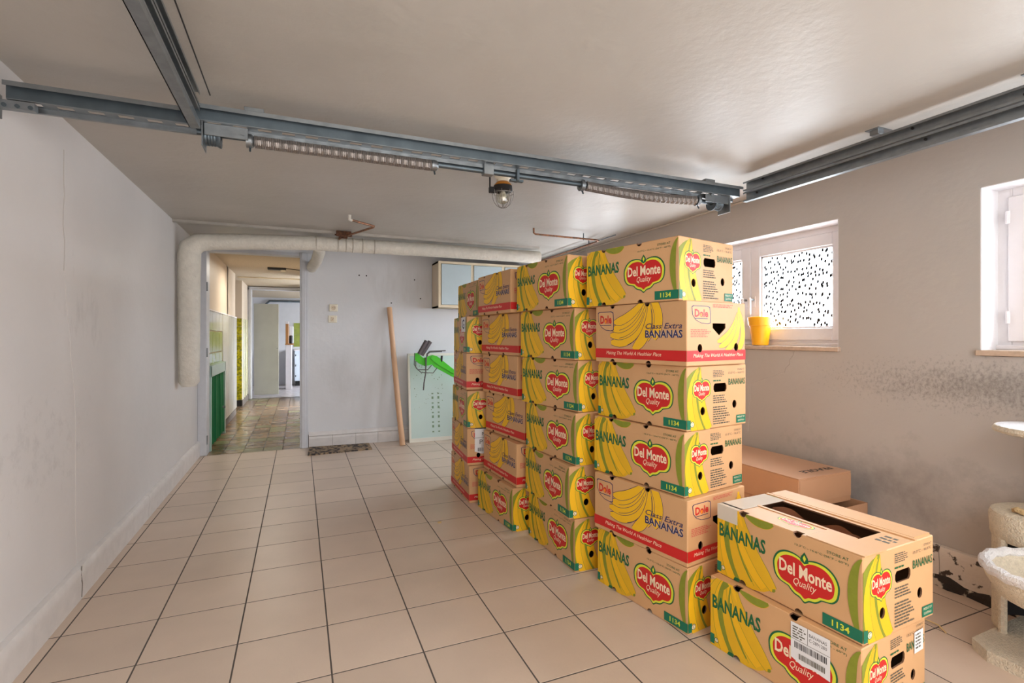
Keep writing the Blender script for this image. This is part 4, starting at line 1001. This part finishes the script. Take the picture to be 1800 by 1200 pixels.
# stickers
def sticker(par, face, x0, y0, x1, y1, content, ragged=True):
    """x,y fractions of the side; face 'f' or 'e'"""
    w = BL if face == 'f' else BW; mp = fmap if face == 'f' else emap; b = MB()
    pts = [(x0, y0 + (.10 * (y1 - y0) if ragged else 0)), (x0 + (x1 - x0) * .3, y0), (x0 + (x1 - x0) * .6, y0 + .05 * (y1 - y0)), (x1, y0), (x1, y1), (x0, y1)]
    if not ragged: pts = [(x0, y0), (x1, y0), (x1, y1), (x0, y1)]
    P = [(a * w, c * BH) for a, c in pts]
    tr = tessellate_polygon([[Vector((a, c, 0)) for a, c in P]])
    b.add([mp(a, c, .0026) for a, c in P], [tuple(i) for i in tr], 'white_paper')
    o = b.mesh('sticker'); s = child('sticker', o, par)
    F = Face(w, BH, lambda a, c, off: mp(a, c, .0026 + off - .0003), [])
    content(F, x0, y0, x1, y1)
    child('sticker_print', F.mb.mesh('sticker_print'), s)
def barcode(F, x0, y0, x1, y1, m='black_ink'):
    x = x0
    while x < x1:
        w = random.choice((.0015, .003, .0045)) * (x1 - x0) / .15; F.rect(x, y0, min(x + w, x1), y1, m); x += w + random.choice((.002, .004)) * (x1 - x0) / .15
def c_bar(F, x0, y0, x1, y1):
    w, h = x1 - x0, y1 - y0
    F.text('BANANAS', x0 + w * .48, y0 + h * .82, x0 + w * .92, y0 + h * .90, 'black_ink'); F.text('C-2891280', x0 + w * .48, y0 + h * .70, x0 + w * .92, y0 + h * .78, 'black_ink')
    F.dots(x0 + w * .05, y0 + h * .60, x0 + w * .40, y0 + h * .92, 5, 'grey_ink'); F.rect(x0 + w * .44, y0 + h * .60, x0 + w * .45, y1, 'grey_ink'); F.rect(x0, y0 + h * .585, x1, y0 + h * .595, 'grey_ink')
    barcode(F, x0 + w * .10, y0 + h * .38, x0 + w * .92, y0 + h * .54); barcode(F, x0 + w * .22, y0 + h * .14, x0 + w * .90, y0 + h * .28, 'grey_ink')
sticker(boxes[('5', 0)], 'f', .60, .44, .835, .93, c_bar)
sticker(boxes[('5', 0)], 'e', .80, .60, .95, .86, lambda F, a, b_, c, d: F.dots(a + .02, b_ + .03, c - .02, d - .03, 5, 'grey_ink'), False)
def c_ship(F, x0, y0, x1, y1):
    w, h = x1 - x0, y1 - y0
    F.rect(x0, y0 + h * .97, x1, y1, 'black_ink'); F.rect(x0, y0 + h * .62, x1, y0 + h * .63, 'black_ink'); F.text('NOR', x0 + w * .3, y0 + h * .72, x0 + w * .8, y0 + h * .84, 'black_ink')
    F.rect(x0 + w * .48, y0 + h * .3, x0 + w * .49, y0 + h * .63, 'black_ink'); F.text('P', x0 + w * .2, y0 + h * .38, x0 + w * .32, y0 + h * .55, 'black_ink'); F.rect(x0 + w * .62, y0 + h * .36, x0 + w * .85, y0 + h * .5, 'olive')
    barcode(F, x0 + w * .12, y0 + h * .1, x0 + w * .88, y0 + h * .24)
sticker(boxes[('1', 1)], 'e', .14, .30, .60, 1.0, c_ship)
sticker(boxes[('1', 4)], 'f', .62, .58, .93, .99, lambda F, a, b_, c, d: F.text('G', a + .08, b_ + .08, c - .08, d - .06, 'navy', bold=.02), False)
# the cut open top of the front carton
tb = boxes[('5', 1)]
def tmap(a, c, o): return (c, BL - a, BH + o)            # looking down: x runs along the long side, y away from the viewer
hole = [(BL - .46, .135), (BL - .09, .135), (BL - .09, .265), (BL - .46, .265)]
F = Face(BL, BW, tmap, [hole]); fruit_logo(F, .38, .62, .12, .28); child('top_crest_print', F.mb.mesh('top_crest_print'), tb)
F = Face(BL, BW, tmap, [hole]); F.text('BANANAS', .66, .10, .90, .22, 'label_green', bold=.01); F.dots(.70, .04, .92, .09, 2, 'grey_ink'); F.dots(.88, .42, .98, .62, 3, 'grey_ink')
o = child('top_lettering', F.mb.mesh('top_lettering'), tb); o['kind'] = 'stuff'
F = Face(BL, BW, tmap, [hole]); F.finger([(.04, .2), (.1, .35), (.1, .6), (.05, .8)], .02, 'olive', 'grey_ink'); child('top_banana_print', F.mb.mesh('top_banana_print'), tb)
b = MB(); b.box(.285, .300, -.0, BL, BH, BH + .004, 'card').box(.300, BW - .002, .01, BL - .01, BH, BH + .005, 'card')
b.box(.002, .118, -.004, .18, BH + .001, BH + .004, 'card').box(.118, .132, .09, .46, BH, BH + .003, 'card')
child('top_flap', b.mesh('top_flap'), tb)
b = MB(); b.box(.02, BW - .12, BL - .095, BL + .0015, BH + .0012, BH + .0018, 'tape').box(-.0012, -.0006, BL - .095, BL, BH - .055, BH + .0018, 'tape').box(-.0012, .03, BL - .095, BL, BH + .0012, BH + .0018, 'tape')
child('clear_tape', b.mesh('clear_tape'), tb)
for (xo, amp, ph, zt) in ((.165, .014, 0, -.010), (.205, .016, 1.2, -.022), (.245, .010, 2.2, -.016)):
    b = MB(); n = 40; vs = []
    for i in range(n + 1):
        t = i / n; yy_ = .075 + .40 * t; xx = xo + amp * math.sin(t * 9 + ph)
        vs += [(xx, yy_, BH - .11), (xx + .012 * math.sin(t * 14 + ph), yy_, BH + zt - .014 + .014 * math.sin(t * 11 + ph * 2))]
    b.add(vs, [(2 * i, 2 * i + 2, 2 * i + 3, 2 * i + 1) for i in range(n)], 'paper'); child('kraft_paper', b.mesh('kraft_paper', smooth=True), tb)

# ------------------------------------------------------------------ plain cartons by the right wall
pc = thing('brown_carton', (2.60, 2.19, 0), 'open plain brown carton on the floor by the right wall, under the closed one', 'box', None, R(4))
def PX(b, nm, par, label=None): return child(nm, b.mesh(nm), par)
b = MB(); w, l, h = .20, .43, .315; t = .005
b.box(-w - .02, w, -l, l, 0, t, 'carton').box(-w - .02, -w - .02 + t, -l, l, 0, h, 'carton').box(w - t, w, -l, l, 0, h, 'carton').box(-w - .02, w, -l, -l + t, 0, h, 'carton').box(-w - .02, w, l - t, l, 0, h, 'carton')
PX(b, 'body', pc)
b = MB(); b.box(-w - .02 + t, w - t, l - .2, l - t, h - .012, h - .006, 'carton').box(-w - .02 + t, -w + .10, -l + .02, l - .2, h - .010, h - .004, 'carton'); PX(b, 'inner_flap', pc)
fc = thing('brown_carton', (2.575, 2.26, .3155), 'closed plain brown carton marked FRAGILE lying on the open carton', 'box', None, R(1))
b = MB(); x0, x1, y0, y1, h = -.215, .20, -.43, .43, .158
b.box(x0, x1, y0, y1, 0, h, 'carton', .003); PX(b, 'body', fc)
b = MB(); b.box(x0 - .001, x1 + .001, y0 - .001, y1 + .001, h, h + .004, 'carton', .0015).box(x0 + .004, x1 - .004, y0 - .003, y0 - .0005, .03, h - .008, 'carton', .0008); PX(b, 'lid_flap', fc)
tr_, a_, b_, c_, d_ = text_tris('FRAGILE', .03)
b = MB()
for t in tr_:
    q = [(.155 - (p[0] - a_) / (b_ - a_) * .235, y0 + .105 - (p[1] - c_) / (d_ - c_) * .042, h + .0046) for p in t]
    b.add(q, [(0, 1, 2)], 'black_ink')
PX(b, 'stamp', fc)

# ------------------------------------------------------------------ flower pot
MB().lathe([(0, WZ0 + .006), (.045, WZ0), (.052, WZ0 + .004), (.068, WZ0 + .135), (.077, WZ0 + .137), (.081, WZ0 + .195), (.076, WZ0 + .198), (.072, WZ0 + .192), (.066, WZ0 + .13), (.048, WZ0 + .012), (0, WZ0 + .012)], (2.955, 2.575, 0), 'pot', 36).build('flower_pot', None, True)
tag(bpy.data.objects['flower_pot'], 'empty yellow flower pot on the sill of the left window', 'flower pot')

# ------------------------------------------------------------------ cat tree at the right edge
ct = thing('cat_tree', (2.60, .92, 0), 'cream plush cat tree with bowl, den and platform at the right edge', 'cat tree')
def rotm(x, y, z, a): return Matrix.Translation((x, y, z)) @ Matrix.Rotation(a, 4, 'Z')
bs = MB(); bs.prism([(2.362, 1.052), (2.41, 1.12), (2.83, 1.13), (2.83, .58), (2.36, .56), (2.345, .60)], .0, .042, 'plush', 'z').build('base_board', ct)
# den: round top box with an arched opening towards the room
cx, cy, rr = 2.705, 1.02, .16
MB().lathe([(0, .515), (rr - .02, .515), (rr, .507), (rr + .006, .49), (rr + .003, .42), (rr - .004, .40), (rr - .02, .40), (rr - .02, .46), (0, .46)], (cx, cy, 0), 'plush', 36).build('den_top', ct, True)
n = 40; b2 = MB(); a_s = R(204 + 52); a_e = R(204 + 360 - 52); ring = []
for i in range(n + 1):
    a = a_s + (a_e - a_s) * i / n; c_, s_ = math.cos(a), math.sin(a)
    ring.append([(cx + r_ * c_, cy + r_ * s_, z_) for r_, z_ in ((rr - .004, .042), (rr - .004, .41), (rr - .022, .41), (rr - .022, .042))])
for i in range(n):
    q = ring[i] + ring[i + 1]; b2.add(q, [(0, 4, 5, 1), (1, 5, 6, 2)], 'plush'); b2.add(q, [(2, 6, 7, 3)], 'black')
for i in (0, n):
    p0, p1 = Vector(ring[i][0]), Vector(ring[i][1]); b2.tube([p0, p1], .014, 'plush', 8)
b2.build('den_wall', ct, True)
b = MB()
for i in range(9):
    a = i * .35; b.tube([(cx - .12 + .024 * i, cy - .04 + .02 * math.sin(i * 2), .516), (cx - .11 + .025 * i, cy + .04 * math.cos(i * 1.7), .532), (cx - .08 + .025 * i, cy + .06 * math.cos(i), .52)], .012, 'plush_tan', 6)
b.build('frayed_rug', ct, True)
bx, by, bz = 2.385, .855, .08                              # bowl on its post
MB().lathe([(0, .185 + bz), (.10, .19 + bz), (.165, .225 + bz), (.195, .275 + bz), (.205, .31 + bz), (.20, .325 + bz), (.185, .322 + bz), (.17, .295 + bz), (.135, .25 + bz), (.08, .225 + bz), (0, .22 + bz)], (bx, by, 0), 'plush', 36).build('bowl', ct, True)
MB().tube([(bx + .196 * math.cos(a * math.pi / 18), by + .196 * math.sin(a * math.pi / 18), .318 + bz + .004 * math.sin(a * 3)) for a in range(37)], .019, 'plush_white', 8).build('bowl_rim', ct, True)
MB().tube([(bx + .02, by, .042), (bx + .02, by, .19 + bz)], .04, 'sisal', 16).build('post', ct, True)
MB().tube([(2.78, 1.0, .515), (2.78, 1.0, .835)], .04, 'sisal', 16).build('post', ct, True)
px_, py_ = 2.685, .985
MB().lathe([(0, .825), (.15, .825), (.175, .833), (.18, .842), (.172, .856), (0, .858)], (px_, py_, 0), 'plush', 36).build('platform', ct, True)
MB().lathe([(.176, .843), (.168, .857), (.10, .862), (0, .862)], (px_, py_, 0), 'plush_white', 36).build('platform_cover', ct, True)
# straw on the floor
MB().tube([(2.43, 1.33, .004), (2.455, 1.30, .010), (2.455, 1.255, .010), (2.43, 1.215, .004)], .003, 'straw', 6).build('straw', None, True)
tag(bpy.data.objects['straw'], 'single curved dry straw lying on the tiles beside the front boxes', 'straw')
b = MB(); b.lathe([(0, .0), (.012, .0), (.014, .004), (.006, .007), (0, .006)], (.84, 3.22, .0), 'straw', 8).build('crumb', None, True)
tag(bpy.data.objects['crumb'], 'small pale crumb of debris on the open tiled floor', 'debris')
